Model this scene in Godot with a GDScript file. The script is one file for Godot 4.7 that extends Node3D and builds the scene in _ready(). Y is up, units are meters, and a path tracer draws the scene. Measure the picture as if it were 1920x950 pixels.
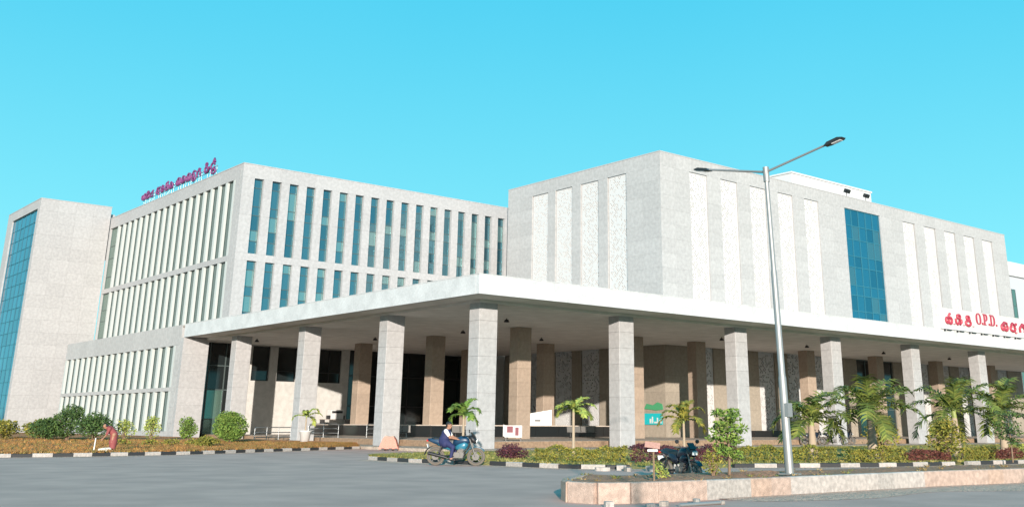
extends Node3D

const S := 8.0 / 7.0          # metres per plan unit of the buildings
const EYE := 1.35             # height of the camera above the road
var K := 1.0                  # factor that the shape helpers apply (S while a building is made)
var rng := RandomNumberGenerator.new()
var M := {}
var box_cache := {}
var taken := {}

# ------------------------------------------------------------------ helpers
func N(x: float, y: float, z: float) -> Vector3:
	return Vector3(x * S, EYE + (y - EYE) * S, z * S)

func numbered(called: String) -> String:
	var n: int = taken.get(called, -1) + 1
	taken[called] = n
	return called if n == 0 else "%s_%03d" % [called, n]

func tag(o: Node3D, label := "", category := "", group := "", kind := "") -> void:
	if label: o.set_meta("label", label)
	if category: o.set_meta("category", category)
	if group: o.set_meta("group", group)
	if kind: o.set_meta("kind", kind)

func thing(called: String, label: String, category: String, at := Vector3.ZERO, turn := 0.0, group := "") -> Node3D:
	var o := Node3D.new()
	o.name = numbered(called)
	add_child(o)
	o.position = at
	o.rotation.y = turn
	tag(o, label, category, group)
	return o

func copy(o: Node3D, called: String, at: Vector3, turn: float, label: String, group := "") -> Node3D:
	var c: Node3D = o.duplicate()
	c.name = numbered(called)
	add_child(c)
	c.position = at
	c.rotation.y = turn
	c.set_meta("label", label)
	if group: c.set_meta("group", group)
	return c

func begin(smooth := false) -> SurfaceTool:
	var t := SurfaceTool.new()
	t.begin(Mesh.PRIMITIVE_TRIANGLES)
	t.set_smooth_group(0 if smooth else -1)
	return t

func part(parent: Node, called: String, t: SurfaceTool, m: Material) -> MeshInstance3D:
	t.generate_normals()
	return put(parent, called, t.commit(), m)

func put(parent: Node, called: String, mesh: Mesh, m: Material) -> MeshInstance3D:
	var o := MeshInstance3D.new()
	o.name = called
	o.mesh = mesh
	if m: o.material_override = m
	parent.add_child(o, true)
	return o

func setting(called: String, t: SurfaceTool, m: Material) -> MeshInstance3D:
	var o := part(self, numbered(called), t, m)
	tag(o, "", "", "", "structure")
	return o

# corners run counter-clockwise seen from outside
func quad(t: SurfaceTool, a: Vector3, b: Vector3, c: Vector3, d: Vector3) -> void:
	t.add_vertex(a * K); t.add_vertex(d * K); t.add_vertex(c * K)
	t.add_vertex(a * K); t.add_vertex(c * K); t.add_vertex(b * K)

func tri(t: SurfaceTool, a: Vector3, b: Vector3, c: Vector3) -> void:
	t.add_vertex(a * K); t.add_vertex(c * K); t.add_vertex(b * K)

func box(t: SurfaceTool, c: Vector3, s: Vector3, b := Basis()) -> void:
	var p: Array[Vector3] = []
	for i in 8:
		p.append(c + b * (s * 0.5 * Vector3(1 if i & 1 else -1, 1 if i & 2 else -1, 1 if i & 4 else -1)))
	quad(t, p[4], p[5], p[7], p[6])
	quad(t, p[1], p[0], p[2], p[3])
	quad(t, p[5], p[1], p[3], p[7])
	quad(t, p[0], p[4], p[6], p[2])
	quad(t, p[6], p[7], p[3], p[2])
	quad(t, p[0], p[1], p[5], p[4])

func box2(t: SurfaceTool, lo: Vector3, hi: Vector3) -> void:
	box(t, (lo + hi) * 0.5, (hi - lo).abs())

# a box whose four upright edges are chamfered, for columns and blocks
func chamfered(t: SurfaceTool, c: Vector3, s: Vector3, e: float) -> void:
	var x := s.x / 2; var z := s.z / 2
	var ring := [Vector2(-x + e, z), Vector2(x - e, z), Vector2(x, z - e), Vector2(x, -z + e), Vector2(x - e, -z), Vector2(-x + e, -z), Vector2(-x, -z + e), Vector2(-x, z - e)]
	prism(t, ring, c.y - s.y / 2, c.y + s.y / 2, Vector3(c.x, 0, c.z))

# upright prism over a polygon in the x-z plane (any winding)
func prism(t: SurfaceTool, ring: Array, y0: float, y1: float, at := Vector3.ZERO) -> void:
	var pts := PackedVector2Array(ring)
	var area := 0.0
	for i in pts.size():
		var q := pts[(i + 1) % pts.size()]
		area += pts[i].x * q.y - q.x * pts[i].y
	if area > 0: pts.reverse()          # now counter-clockwise seen from above (z points down the page)
	var n := pts.size()
	for i in n:
		var a := pts[i]; var b := pts[(i + 1) % n]
		quad(t, at + Vector3(a.x, y0, a.y), at + Vector3(b.x, y0, b.y), at + Vector3(b.x, y1, b.y), at + Vector3(a.x, y1, a.y))
	var ix := Geometry2D.triangulate_polygon(pts)
	for i in range(0, ix.size(), 3):
		var a := pts[ix[i]]; var b := pts[ix[i + 1]]; var c := pts[ix[i + 2]]
		if (b - a).cross(c - a) > 0:
			var w := b; b = c; c = w
		tri(t, at + Vector3(a.x, y1, a.y), at + Vector3(b.x, y1, b.y), at + Vector3(c.x, y1, c.y))
		tri(t, at + Vector3(a.x, y0, a.y), at + Vector3(c.x, y0, c.y), at + Vector3(b.x, y0, b.y))

# a profile drawn in the x-y plane, given thickness along z
func plate(t: SurfaceTool, ring: Array, z0: float, z1: float, tr := Transform3D()) -> void:
	var pts := PackedVector2Array(ring)
	var area := 0.0
	for i in pts.size():
		var q := pts[(i + 1) % pts.size()]
		area += pts[i].x * q.y - q.x * pts[i].y
	if area < 0: pts.reverse()
	var n := pts.size()
	for i in n:
		var a := pts[i]; var b := pts[(i + 1) % n]
		quad(t, tr * Vector3(b.x, b.y, z1), tr * Vector3(a.x, a.y, z1), tr * Vector3(a.x, a.y, z0), tr * Vector3(b.x, b.y, z0))
	var ix := Geometry2D.triangulate_polygon(pts)
	for i in range(0, ix.size(), 3):
		var a := pts[ix[i]]; var b := pts[ix[i + 1]]; var c := pts[ix[i + 2]]
		if (b - a).cross(c - a) < 0:
			var w := b; b = c; c = w
		tri(t, tr * Vector3(a.x, a.y, z1), tr * Vector3(b.x, b.y, z1), tr * Vector3(c.x, c.y, z1))
		tri(t, tr * Vector3(a.x, a.y, z0), tr * Vector3(c.x, c.y, z0), tr * Vector3(b.x, b.y, z0))

func tube(t: SurfaceTool, pts: Array, rads: Array, sides := 8) -> void:
	t.set_smooth_group(1)
	var rings := []
	var side := Vector3.ZERO
	for i in pts.size():
		var d: Vector3 = (pts[mini(i + 1, pts.size() - 1)] - pts[maxi(i - 1, 0)]).normalized()
		if side == Vector3.ZERO:
			side = d.cross(Vector3.UP if absf(d.y) < 0.9 else Vector3.RIGHT).normalized()
		side = (side - d * side.dot(d)).normalized()
		var up := side.cross(d)
		var ring := []
		for k in sides:
			var a := TAU * k / sides
			ring.append(pts[i] + (side * cos(a) + up * sin(a)) * rads[i])
		rings.append(ring)
	for i in pts.size() - 1:
		for k in sides:
			var l := (k + 1) % sides
			quad(t, rings[i][k], rings[i + 1][k], rings[i + 1][l], rings[i][l])
	t.set_smooth_group(-1)
	for k in range(1, sides - 1):
		tri(t, rings[0][0], rings[0][k], rings[0][k + 1])
		var e: Array = rings[-1]
		tri(t, e[0], e[k + 1], e[k])

# a wheel-like ring round the z axis
func torus(t: SurfaceTool, c: Vector3, big: float, small: float, wide: float, n := 24, m := 8) -> void:
	t.set_smooth_group(1)
	var f := func(i: int, j: int) -> Vector3:
		var a := TAU * i / n; var b := TAU * j / m
		var r := big + small * cos(b)
		return c + Vector3(cos(a) * r, sin(a) * r, wide * sin(b))
	for i in n:
		for j in m:
			quad(t, f.call(i, j), f.call(i + 1, j), f.call(i + 1, j + 1), f.call(i, j + 1))
	t.set_smooth_group(-1)

# lathe round the y axis: profile of (radius, height)
func lathe(t: SurfaceTool, prof: Array, c := Vector3.ZERO, n := 14) -> void:
	t.set_smooth_group(1)
	for i in prof.size() - 1:
		for k in n:
			var a := TAU * k / n; var b := TAU * (k + 1) / n
			var p: Vector2 = prof[i]; var q: Vector2 = prof[i + 1]
			quad(t, c + Vector3(cos(a) * p.x, p.y, -sin(a) * p.x), c + Vector3(cos(b) * p.x, p.y, -sin(b) * p.x), c + Vector3(cos(b) * q.x, q.y, -sin(b) * q.x), c + Vector3(cos(a) * q.x, q.y, -sin(a) * q.x))
	t.set_smooth_group(-1)

func slab(parent: Node, called: String, c: Vector3, s: Vector3, m: Material) -> MeshInstance3D:
	var key := (s * K * 500.0).round()
	if not box_cache.has(key):
		var b := BoxMesh.new()
		b.size = s * K
		box_cache[key] = b
	var o := put(parent, called, box_cache[key], m)
	o.position = c * K
	return o

# cut a rectangle of a face into cladding slabs; face "z" looks to +z, face "x" looks to -x
func clad(list: Array, face: String, u0: float, u1: float, v0: float, v1: float, cw: float, ch: float, mats: Array, thick := 0.22, gap := 0.005) -> void:
	var nu := maxi(1, roundi((u1 - u0) / cw)); var nv := maxi(1, roundi((v1 - v0) / ch))
	var w := (u1 - u0) / nu; var h := (v1 - v0) / nv
	for j in nv:
		for i in nu:
			var u := u0 + w * (i + 0.5); var v := v0 + h * (j + 0.5)
			var out := rng.randf() * 0.004
			var c := Vector3(u, v, -thick / 2 + out) if face == "z" else Vector3(thick / 2 - out, v, u)
			var s := Vector3(w - gap, h - gap, thick) if face == "z" else Vector3(thick, h - gap, w - gap)
			list.append([c, s, mats[rng.randi() % mats.size()]])

func place_slabs(parent: Node3D, called: String, list: Array, limit := 290) -> void:
	var eye := Vector3(0, EYE, 0) - parent.position
	list.sort_custom(func(a, b): return ((a[0] as Vector3) * K - eye).length() / (a[1] as Vector3).length() < ((b[0] as Vector3) * K - eye).length() / (b[1] as Vector3).length())
	for i in mini(limit, list.size()):
		slab(parent, called, list[i][0], list[i][1], list[i][2])
	if list.size() > limit:
		var by := {}
		for i in range(limit, list.size()):
			if not by.has(list[i][2]): by[list[i][2]] = begin()
			box(by[list[i][2]], list[i][0], list[i][1])
		var mesh: ArrayMesh = null
		var mats := []
		for m in by:
			by[m].generate_normals()
			by[m].set_material(m)
			mesh = by[m].commit(mesh) if mesh else by[m].commit()
		var o := put(parent, called + "_courses", mesh, null)
		o.set_meta("kind", "stuff")

func lin(r: float, g: float, b: float) -> Color:
	return Color(r, g, b).linear_to_srgb()

func noise_tex(freq: float, lo: float, hi: float, size := 512, kind := FastNoiseLite.TYPE_SIMPLEX_SMOOTH, octaves := 4, sd := 1, tint := Color.WHITE) -> NoiseTexture2D:
	var n := FastNoiseLite.new()
	n.noise_type = kind
	n.frequency = freq
	n.seed = sd
	n.fractal_octaves = octaves
	var t := NoiseTexture2D.new()
	t.width = size; t.height = size
	t.seamless = true
	t.noise = n
	var g := Gradient.new()
	g.set_color(0, Color(lo, lo, lo) * tint)
	g.set_color(1, Color(hi, hi, hi))
	t.color_ramp = g
	return t

func bump_tex(freq: float, strength: float, size := 512, sd := 3) -> NoiseTexture2D:
	var n := FastNoiseLite.new()
	n.noise_type = FastNoiseLite.TYPE_SIMPLEX
	n.frequency = freq
	n.seed = sd
	n.fractal_octaves = 4
	var t := NoiseTexture2D.new()
	t.width = size; t.height = size
	t.seamless = true
	t.as_normal_map = true
	t.bump_strength = strength
	t.noise = n
	return t

func mat(c: Color, rough := 0.8, tex: Texture2D = null, scale := 0.3, bump: Texture2D = null, metal := 0.0, detail: Texture2D = null, bump_by := 0.6) -> StandardMaterial3D:
	var m := StandardMaterial3D.new()
	m.albedo_color = c
	m.roughness = rough
	m.metallic = metal
	if tex:
		m.albedo_texture = tex
	if tex or bump:
		m.uv1_triplanar = true
		m.uv1_world_triplanar = true
		m.uv1_scale = Vector3.ONE * scale
	if bump:
		m.normal_enabled = true
		m.normal_texture = bump
		m.normal_scale = bump_by
	if detail:
		m.detail_enabled = true
		m.detail_albedo = detail
		m.detail_blend_mode = BaseMaterial3D.BLEND_MODE_MUL
		m.uv2_triplanar = true
		m.uv2_world_triplanar = true
		m.uv2_scale = Vector3.ONE * scale * 0.13
	return m

func leafy(c: Color, glow := 0.35) -> StandardMaterial3D:
	var m := StandardMaterial3D.new()
	m.albedo_color = Color.WHITE
	m.vertex_color_use_as_albedo = true
	m.roughness = 0.8
	m.cull_mode = BaseMaterial3D.CULL_DISABLED
	m.backlight_enabled = true
	m.backlight = Color(glow * c.r / maxf(c.g, 0.01), glow, glow * c.b / maxf(c.g, 0.01))
	return m

# ------------------------------------------------------------------ materials
func make_materials() -> void:
	var fine := noise_tex(0.09, 0.9, 1.0, 512, FastNoiseLite.TYPE_SIMPLEX_SMOOTH, 5, 2)
	var patch := noise_tex(0.012, 0.9, 1.0, 512, FastNoiseLite.TYPE_SIMPLEX_SMOOTH, 5, 5)
	var speck := noise_tex(0.2, 0.87, 1.0, 512, FastNoiseLite.TYPE_VALUE, 3, 8)
	var dirt := noise_tex(0.02, 0.76, 1.0, 512, FastNoiseLite.TYPE_SIMPLEX_SMOOTH, 6, 11)
	var rough_bump := bump_tex(0.12, 6.0)
	var soil_bump := bump_tex(0.05, 14.0, 512, 9)
	M.stone = []
	for k in 4:
		var v: float = [0.434, 0.424, 0.443, 0.416][k]
		M.stone.append(mat(lin(v * 0.96, v * 0.95, v * 0.97), 0.75, speck, 0.45, null, 0.0, patch))
	M.grey = []
	for k in 4:
		var v: float = [0.432, 0.422, 0.441, 0.414][k]
		M.grey.append(mat(lin(v, v * 0.985, v * 0.99), 0.75, speck, 0.4, null, 0.0, patch))
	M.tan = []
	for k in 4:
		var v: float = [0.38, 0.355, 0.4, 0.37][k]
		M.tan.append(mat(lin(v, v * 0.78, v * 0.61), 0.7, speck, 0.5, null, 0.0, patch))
	M.beige = []  # same stone as grey, the warm light below the canopy painted into its colour
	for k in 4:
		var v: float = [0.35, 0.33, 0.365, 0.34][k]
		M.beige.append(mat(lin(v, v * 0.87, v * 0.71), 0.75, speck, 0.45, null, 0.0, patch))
	M.render_white = mat(lin(0.52, 0.51, 0.49), 0.85, fine, 0.25, null, 0.0, patch)
	M.fascia = mat(lin(0.56, 0.57, 0.585), 0.55, fine, 0.12, null, 0.0, patch)
	M.ceiling = mat(lin(0.68, 0.66, 0.64), 0.9, patch, 0.1)
	M.jali = mat(lin(0.5, 0.5, 0.505), 0.85, fine, 0.5)
	M.core = mat(lin(0.36, 0.35, 0.34), 0.9)
	M.core_dark = mat(lin(0.4, 0.39, 0.38), 0.9)
	M.fin = mat(lin(0.43, 0.46, 0.455), 0.7, fine, 0.4)
	M.glass = mat(lin(0.11, 0.24, 0.29), 0.04, null, 1.0, null, 0.85)
	M.glass_b = mat(lin(0.08, 0.2, 0.25), 0.06, null, 1.0, null, 0.85)
	M.glass_green = mat(lin(0.12, 0.2, 0.17), 0.08, null, 1.0, null, 0.6)
	M.glass_slot = mat(lin(0.075, 0.125, 0.125), 0.12, null, 1.0, null, 0.5)
	M.hole_shade = mat(lin(0.15, 0.15, 0.15), 0.9)  # dark grey painted in for the shade inside the screen holes
	M.alloy = mat(lin(0.12, 0.115, 0.11), 0.5, null, 1.0, null, 0.3)
	M.dust = mat(lin(0.66, 0.43, 0.33), 1.0, dirt, 0.35, soil_bump)
	M.glass_pale = mat(lin(0.2, 0.34, 0.35), 0.05, null, 1.0, null, 0.75)
	M.glass_teal = mat(lin(0.035, 0.2, 0.3), 0.08, null, 1.0, null, 0.8)
	M.glass_teal_b = mat(lin(0.028, 0.165, 0.25), 0.1, null, 1.0, null, 0.8)
	M.glass_dark = mat(lin(0.012, 0.016, 0.017), 0.06, null, 1.0, null, 0.0)
	M.frame = mat(lin(0.1, 0.13, 0.13), 0.45, null, 1.0, null, 0.5)
	M.frame_teal = mat(lin(0.02, 0.12, 0.17), 0.5)
	M.granite_black = mat(lin(0.012, 0.012, 0.013), 0.35, speck, 0.8)
	M.plinth_brown = mat(lin(0.3, 0.2, 0.13), 0.7, dirt, 0.4)
	M.floor = mat(lin(0.56, 0.48, 0.42), 0.6, fine, 0.3, null, 0.0, patch)
	M.apron = mat(lin(0.52, 0.42, 0.34), 0.85, dirt, 0.12, rough_bump)
	M.road = mat(lin(0.62, 0.345, 0.28), 0.9, noise_tex(0.012, 0.86, 1.0, 1024, FastNoiseLite.TYPE_SIMPLEX_SMOOTH, 7, 31), 0.035)
	M.earth = mat(lin(0.34, 0.24, 0.15), 1.0, dirt, 0.15, soil_bump)
	M.soil = mat(lin(0.44, 0.21, 0.12), 1.0, dirt, 0.5, soil_bump)
	M.dry_grass = mat(lin(0.5, 0.2, 0.07), 1.0, dirt, 0.4, soil_bump)
	M.lawn = mat(lin(0.3, 0.25, 0.08), 1.0, dirt, 0.5, soil_bump)
	M.paint_white = mat(lin(0.5, 0.45, 0.42), 0.8, dirt, 0.6, rough_bump)
	M.paint_white_b = mat(lin(0.42, 0.385, 0.36), 0.85, dirt, 0.8, rough_bump)
	M.paint_black = mat(lin(0.025, 0.024, 0.026), 0.6, fine, 0.6)
	M.concrete = mat(lin(0.36, 0.32, 0.29), 0.9, dirt, 0.7, rough_bump)
	M.peach = mat(lin(0.48, 0.345, 0.275), 0.85, dirt, 0.5, rough_bump)
	M.peach_b = mat(lin(0.49, 0.365, 0.305), 0.85, dirt, 0.5, rough_bump)
	M.steel = mat(lin(0.3, 0.31, 0.32), 0.35, null, 1.0, null, 0.9)
	M.galv = mat(lin(0.3, 0.3, 0.3), 0.5, fine, 2.0, null, 0.5)
	M.dark_metal = mat(lin(0.03, 0.03, 0.033), 0.4, null, 1.0, null, 0.4)
	M.black = mat(lin(0.012, 0.012, 0.014), 0.5)
	M.rubber = mat(lin(0.02, 0.02, 0.02), 0.9)
	M.tyre_dusty = mat(lin(0.11, 0.095, 0.08), 0.95)
	M.bike_blue = mat(lin(0.006, 0.03, 0.07), 0.4)
	M.bike_cyan = mat(lin(0.02, 0.13, 0.2), 0.35)
	M.bike_black = mat(lin(0.012, 0.016, 0.028), 0.25, null, 1.0, null, 0.2)
	M.chrome = mat(lin(0.6, 0.6, 0.6), 0.2, null, 1.0, null, 1.0)
	M.lens = mat(lin(0.7, 0.72, 0.72), 0.1)
	M.red_lens = mat(lin(0.4, 0.02, 0.02), 0.2)
	M.purple = mat(lin(0.15, 0.035, 0.13), 0.5)
	M.red = mat(lin(0.33, 0.035, 0.06), 0.5)
	M.red_deep = mat(lin(0.12, 0.012, 0.025), 0.6)
	M.sign_white = mat(lin(0.5, 0.5, 0.5), 0.5)
	M.teal_sign = mat(lin(0.01, 0.36, 0.4), 0.5)
	M.green_sign = mat(lin(0.05, 0.25, 0.12), 0.6)
	M.pink = mat(lin(0.62, 0.24, 0.18), 0.6, dirt, 1.5)
	M.pink_board = mat(lin(0.36, 0.2, 0.17), 0.7, dirt, 2.0)
	M.skin = mat(lin(0.26, 0.13, 0.08), 0.6)
	M.hair = mat(lin(0.01, 0.009, 0.009), 0.6)
	M.navy = mat(lin(0.012, 0.016, 0.07), 0.8)
	M.cloth_white = mat(lin(0.62, 0.58, 0.56), 0.85)
	M.sari = mat(lin(0.2, 0.045, 0.045), 0.8)
	M.sack = mat(lin(0.6, 0.54, 0.45), 0.9)
	M.bark = mat(lin(0.22, 0.15, 0.1), 0.95, dirt, 2.0)
	M.palm_bark = mat(lin(0.34, 0.27, 0.2), 0.9, fine, 2.0)
	M.leaf = leafy(Color(0.4, 0.6, 0.15))
	M.frond = leafy(Color(0.4, 0.6, 0.15))
	M.hill = mat(lin(0.1, 0.13, 0.13), 1.0, dirt, 0.01)
	M.far_wall = mat(lin(0.42, 0.45, 0.5), 0.8, fine, 0.2)

# ------------------------------------------------------------------ plants
func leaf_cloud(t: SurfaceTool, c: Vector3, r: Vector3, n: int, size: float, cols: Array, hollow := 0.35) -> void:
	for i in n:
		var d := Vector3(rng.randfn(), rng.randfn(), rng.randfn()).normalized()
		var k := pow(rng.randf_range(hollow, 1.0), 0.5)
		var p := c + d * r * k
		var a := Vector3(rng.randfn(), rng.randfn() * 0.6, rng.randfn()).normalized()
		var b := a.cross(Vector3(rng.randfn(), rng.randfn(), rng.randfn())).normalized()
		var s := size * rng.randf_range(0.6, 1.3)
		var col: Color = cols[rng.randi() % cols.size()] * rng.randf_range(0.75, 1.25)
		t.set_color(col)
		var fold := a.cross(b) * s * 0.18
		tri(t, p - a * s, p - b * s * 0.42 + fold, p + a * s)
		tri(t, p - a * s, p + a * s, p + b * s * 0.42 + fold)

const GREEN_DARK := [Color(0.035, 0.075, 0.018), Color(0.05, 0.1, 0.02), Color(0.03, 0.06, 0.015), Color(0.07, 0.12, 0.025)]
const GREEN_MID := [Color(0.09, 0.16, 0.025), Color(0.12, 0.2, 0.03), Color(0.07, 0.12, 0.02), Color(0.16, 0.22, 0.04)]
const PALM_GREEN := [Color(0.085, 0.115, 0.02), Color(0.105, 0.14, 0.022), Color(0.06, 0.085, 0.016), Color(0.15, 0.165, 0.03)]
const GREEN_PALE := [Color(0.22, 0.28, 0.06), Color(0.28, 0.33, 0.07), Color(0.16, 0.21, 0.05), Color(0.3, 0.3, 0.06)]
const GREEN_GOLD := [Color(0.19, 0.17, 0.025), Color(0.14, 0.15, 0.022), Color(0.24, 0.2, 0.03), Color(0.1, 0.115, 0.018)]
const PURPLE_LEAF := [Color(0.06, 0.014, 0.03), Color(0.085, 0.02, 0.035), Color(0.04, 0.01, 0.02), Color(0.1, 0.03, 0.03)]
const MAROON_LEAF := [Color(0.11, 0.03, 0.025), Color(0.08, 0.02, 0.02), Color(0.14, 0.05, 0.03)]

# shrub: several stems from one foot and a lumpy crown of small leaves
func shrub(called: String, label: String, at: Vector3, wide: float, tall: float, cols: Array, n: int, leaf := 0.07, foot := 0.15, group := "") -> Node3D:
	var o := thing(called, label, "shrub", at, 0.0, group)
	var ts := begin()
	var t := begin()
	var lumps := 9
	for k in lumps:
		var a := TAU * k / lumps + rng.randf() * 0.7
		var rad := wide * 0.5 * rng.randf_range(0.15, 0.62)
		var h := tall * rng.randf_range(foot + 0.18, 0.82)
		if k == 0: rad = 0.0; h = tall * 0.82
		var p := Vector3(cos(a) * rad, h, sin(a) * rad)
		tube(ts, [Vector3(cos(a), 0, sin(a)) * wide * 0.03, p * 0.5 + Vector3(0, 0.05, 0), p], [0.03, 0.022, 0.01], 5)
		var r := Vector3(wide * 0.26, minf(tall * 0.26, tall - h + 0.06), wide * 0.26) * rng.randf_range(0.8, 1.15)
		leaf_cloud(t, p, r, n / lumps, leaf, cols, 0.2)
	leaf_cloud(t, Vector3(0, tall * 0.48, 0), Vector3(wide * 0.5, tall * 0.42, wide * 0.5), n / 3, leaf, cols, 0.5)
	part(o, "stem", ts, M.bark)
	part(o, "crown", t, M.leaf)
	return o

# trimmed hedge between two points
func hedge(label: String, a: Vector3, b: Vector3, tall: float, deep: float, cols: Array, dens := 900.0, group := "") -> Node3D:
	var d := b - a
	var o := thing("hedge", label, "hedge", a, atan2(-d.z, d.x), group)
	var len := d.length()
	var ts := begin()
	var t := begin()
	var n := int(dens * len)
	for i in n:
		var x := rng.randf() * len
		var wob := 0.06 * sin(x * 3.1 + a.x) + 0.05 * sin(x * 7.7 + a.z)
		var p := Vector3(x, rng.randf_range(0.03, tall + wob), rng.randf_range(-0.5, 0.5) * deep)
		var side := rng.randi() % 3
		if side == 0: p.y = tall + wob - absf(rng.randfn()) * 0.05
		elif side == 1: p.z = 0.5 * deep - absf(rng.randfn()) * 0.06
		leaf_cloud(t, p, Vector3(0.04, 0.05, 0.04), 1, 0.05, cols, 0.0)
	for i in int(len * 2.2):
		var x := (i + 0.5) / 2.2
		tube(ts, [Vector3(x, 0, 0), Vector3(x + 0.06, tall * 0.8, rng.randf_range(-0.15, 0.15))], [0.018, 0.008], 4)
	part(o, "stem", ts, M.bark)
	part(o, "foliage", t, M.leaf)
	return o

func frond(t: SurfaceTool, base: Vector3, yaw: float, length: float, lift: float, droop: float, leaf: float, cols: Array) -> void:
	var pts := []
	var p := base
	var n := 16
	var flat := Vector3(cos(yaw), 0, sin(yaw))
	for i in n + 1:
		pts.append(p)
		var s := float(i) / n
		var a := lift - droop * s * s
		p += (flat * cos(a) + Vector3.UP * sin(a)) * length / n
	var stem: Color = cols[0] * 1.5
	t.set_color(stem)
	var rr := []
	for i in n + 1: rr.append(lerpf(0.022, 0.004, float(i) / n))
	tube(t, pts, rr, 4)
	var side := flat.cross(Vector3.UP)
	for i in range(2, n * 2 + 1):
		var s := float(i) / (n * 2)
		var q: Vector3 = pts[i / 2] if i % 2 == 0 else (pts[i / 2] + pts[mini(i / 2 + 1, n)]) * 0.5
		var fw: Vector3 = (pts[mini(i / 2 + 1, n)] - pts[maxi(i / 2 - 1, 0)]).normalized()
		var up := side.cross(fw)
		var l := leaf * (0.5 + 1.1 * s) * (1.18 - s * s * 0.75) * rng.randf_range(0.8, 1.15)
		for sg in [-1.0, 1.0]:
			var col: Color = cols[rng.randi() % cols.size()] * rng.randf_range(0.75, 1.25)
			t.set_color(col)
			var dir: Vector3 = (side * sg * 0.85 + fw * rng.randf_range(0.35, 0.7) + up * rng.randf_range(-0.1, 0.35)).normalized()
			var mid: Vector3 = q + dir * l * 0.55
			var tip: Vector3 = mid + (dir + Vector3.DOWN * rng.randf_range(0.3, 0.9)).normalized() * l * 0.5
			var w: Vector3 = fw * 0.03
			tri(t, q - w, mid - w * 1.2, mid + w * 1.2)
			tri(t, q - w, mid + w * 1.2, q + w)
			tri(t, mid - w * 1.2, tip, mid + w * 1.2)

func palm(label: String, at: Vector3, trunk_h: float, foot_r: float, top_r: float, fronds: int, length: float, leaf: float, lift0: float, lift1: float, droop: float, cols: Array, group := "", lean := Vector3.ZERO) -> Node3D:
	var o := thing("palm_tree", label, "palm", at, 0.0, group)
	var t := begin()
	var pts := []; var rr := []
	var n := 14
	for i in n + 1:
		var s := float(i) / n
		pts.append(lean * s * s + Vector3(0, trunk_h * s, 0))
		rr.append(lerpf(foot_r, top_r, pow(s, 0.45)) * (1.0 + (0.05 if i % 2 else -0.03)))
	tube(t, pts, rr, 10)
	part(o, "trunk", t, M.palm_bark)
	var crown: Vector3 = pts[-1]
	t = begin()
	tube(t, [crown - Vector3(0, 0.06, 0), crown + Vector3(0, length * 0.12, 0), crown + Vector3(0, length * 0.24, 0)], [top_r * 1.05, top_r * 0.9, top_r * 0.35], 8)
	part(o, "crownshaft", t, M.shaft)
	for k in fronds:
		t = begin()
		var s := float(k) / fronds
		var yaw := k * 2.399 + rng.randf_range(-0.25, 0.25)
		var lift := lerpf(lift1, lift0, s) + rng.randf_range(-0.1, 0.1)
		frond(t, crown + Vector3(0, length * 0.13 * (1.0 - s * 0.3), 0), yaw, length * rng.randf_range(0.85, 1.1), lift, droop * rng.randf_range(0.8, 1.2), leaf, cols)
		part(o, "frond", t, M.frond)
	return o

func small_tree(label: String, at: Vector3, tall: float, wide: float, foot: float, cols: Array, n: int, leaf: float, called := "young_tree") -> Node3D:
	var o := thing(called, label, "tree", at)
	var ts := begin()
	var t := begin()
	tube(ts, [Vector3.ZERO, Vector3(0.015, tall * 0.3, 0.01), Vector3(-0.02, tall * 0.6, 0.02), Vector3(0.0, tall * 0.92, 0)], [0.035, 0.028, 0.02, 0.006], 7)
	for k in 14:
		var s := foot + (0.9 - foot) * k / 13.0
		var a := k * 2.4 + rng.randf() * 0.6
		var reach := wide * 0.5 * (0.55 + 0.6 * sin(PI * clampf((s - foot) / (1.0 - foot) * 0.8 + 0.12, 0, 1))) * rng.randf_range(0.6, 1.05)
		var b := Vector3(0, tall * s, 0)
		var e := b + Vector3(cos(a) * reach, tall * 0.09 * rng.randf_range(0.2, 1.4), sin(a) * reach)
		tube(ts, [b, (b + e) * 0.5 + Vector3(0, 0.02, 0), e], [0.014, 0.01, 0.004], 5)
		leaf_cloud(t, (b + e * 2.0) / 3.0, Vector3(reach * 0.55 + 0.06, tall * 0.075, reach * 0.55 + 0.06), n / 14, leaf, cols, 0.1)
	part(o, "trunk", ts, M.bark)
	part(o, "crown", t, M.leaf)
	return o

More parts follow.
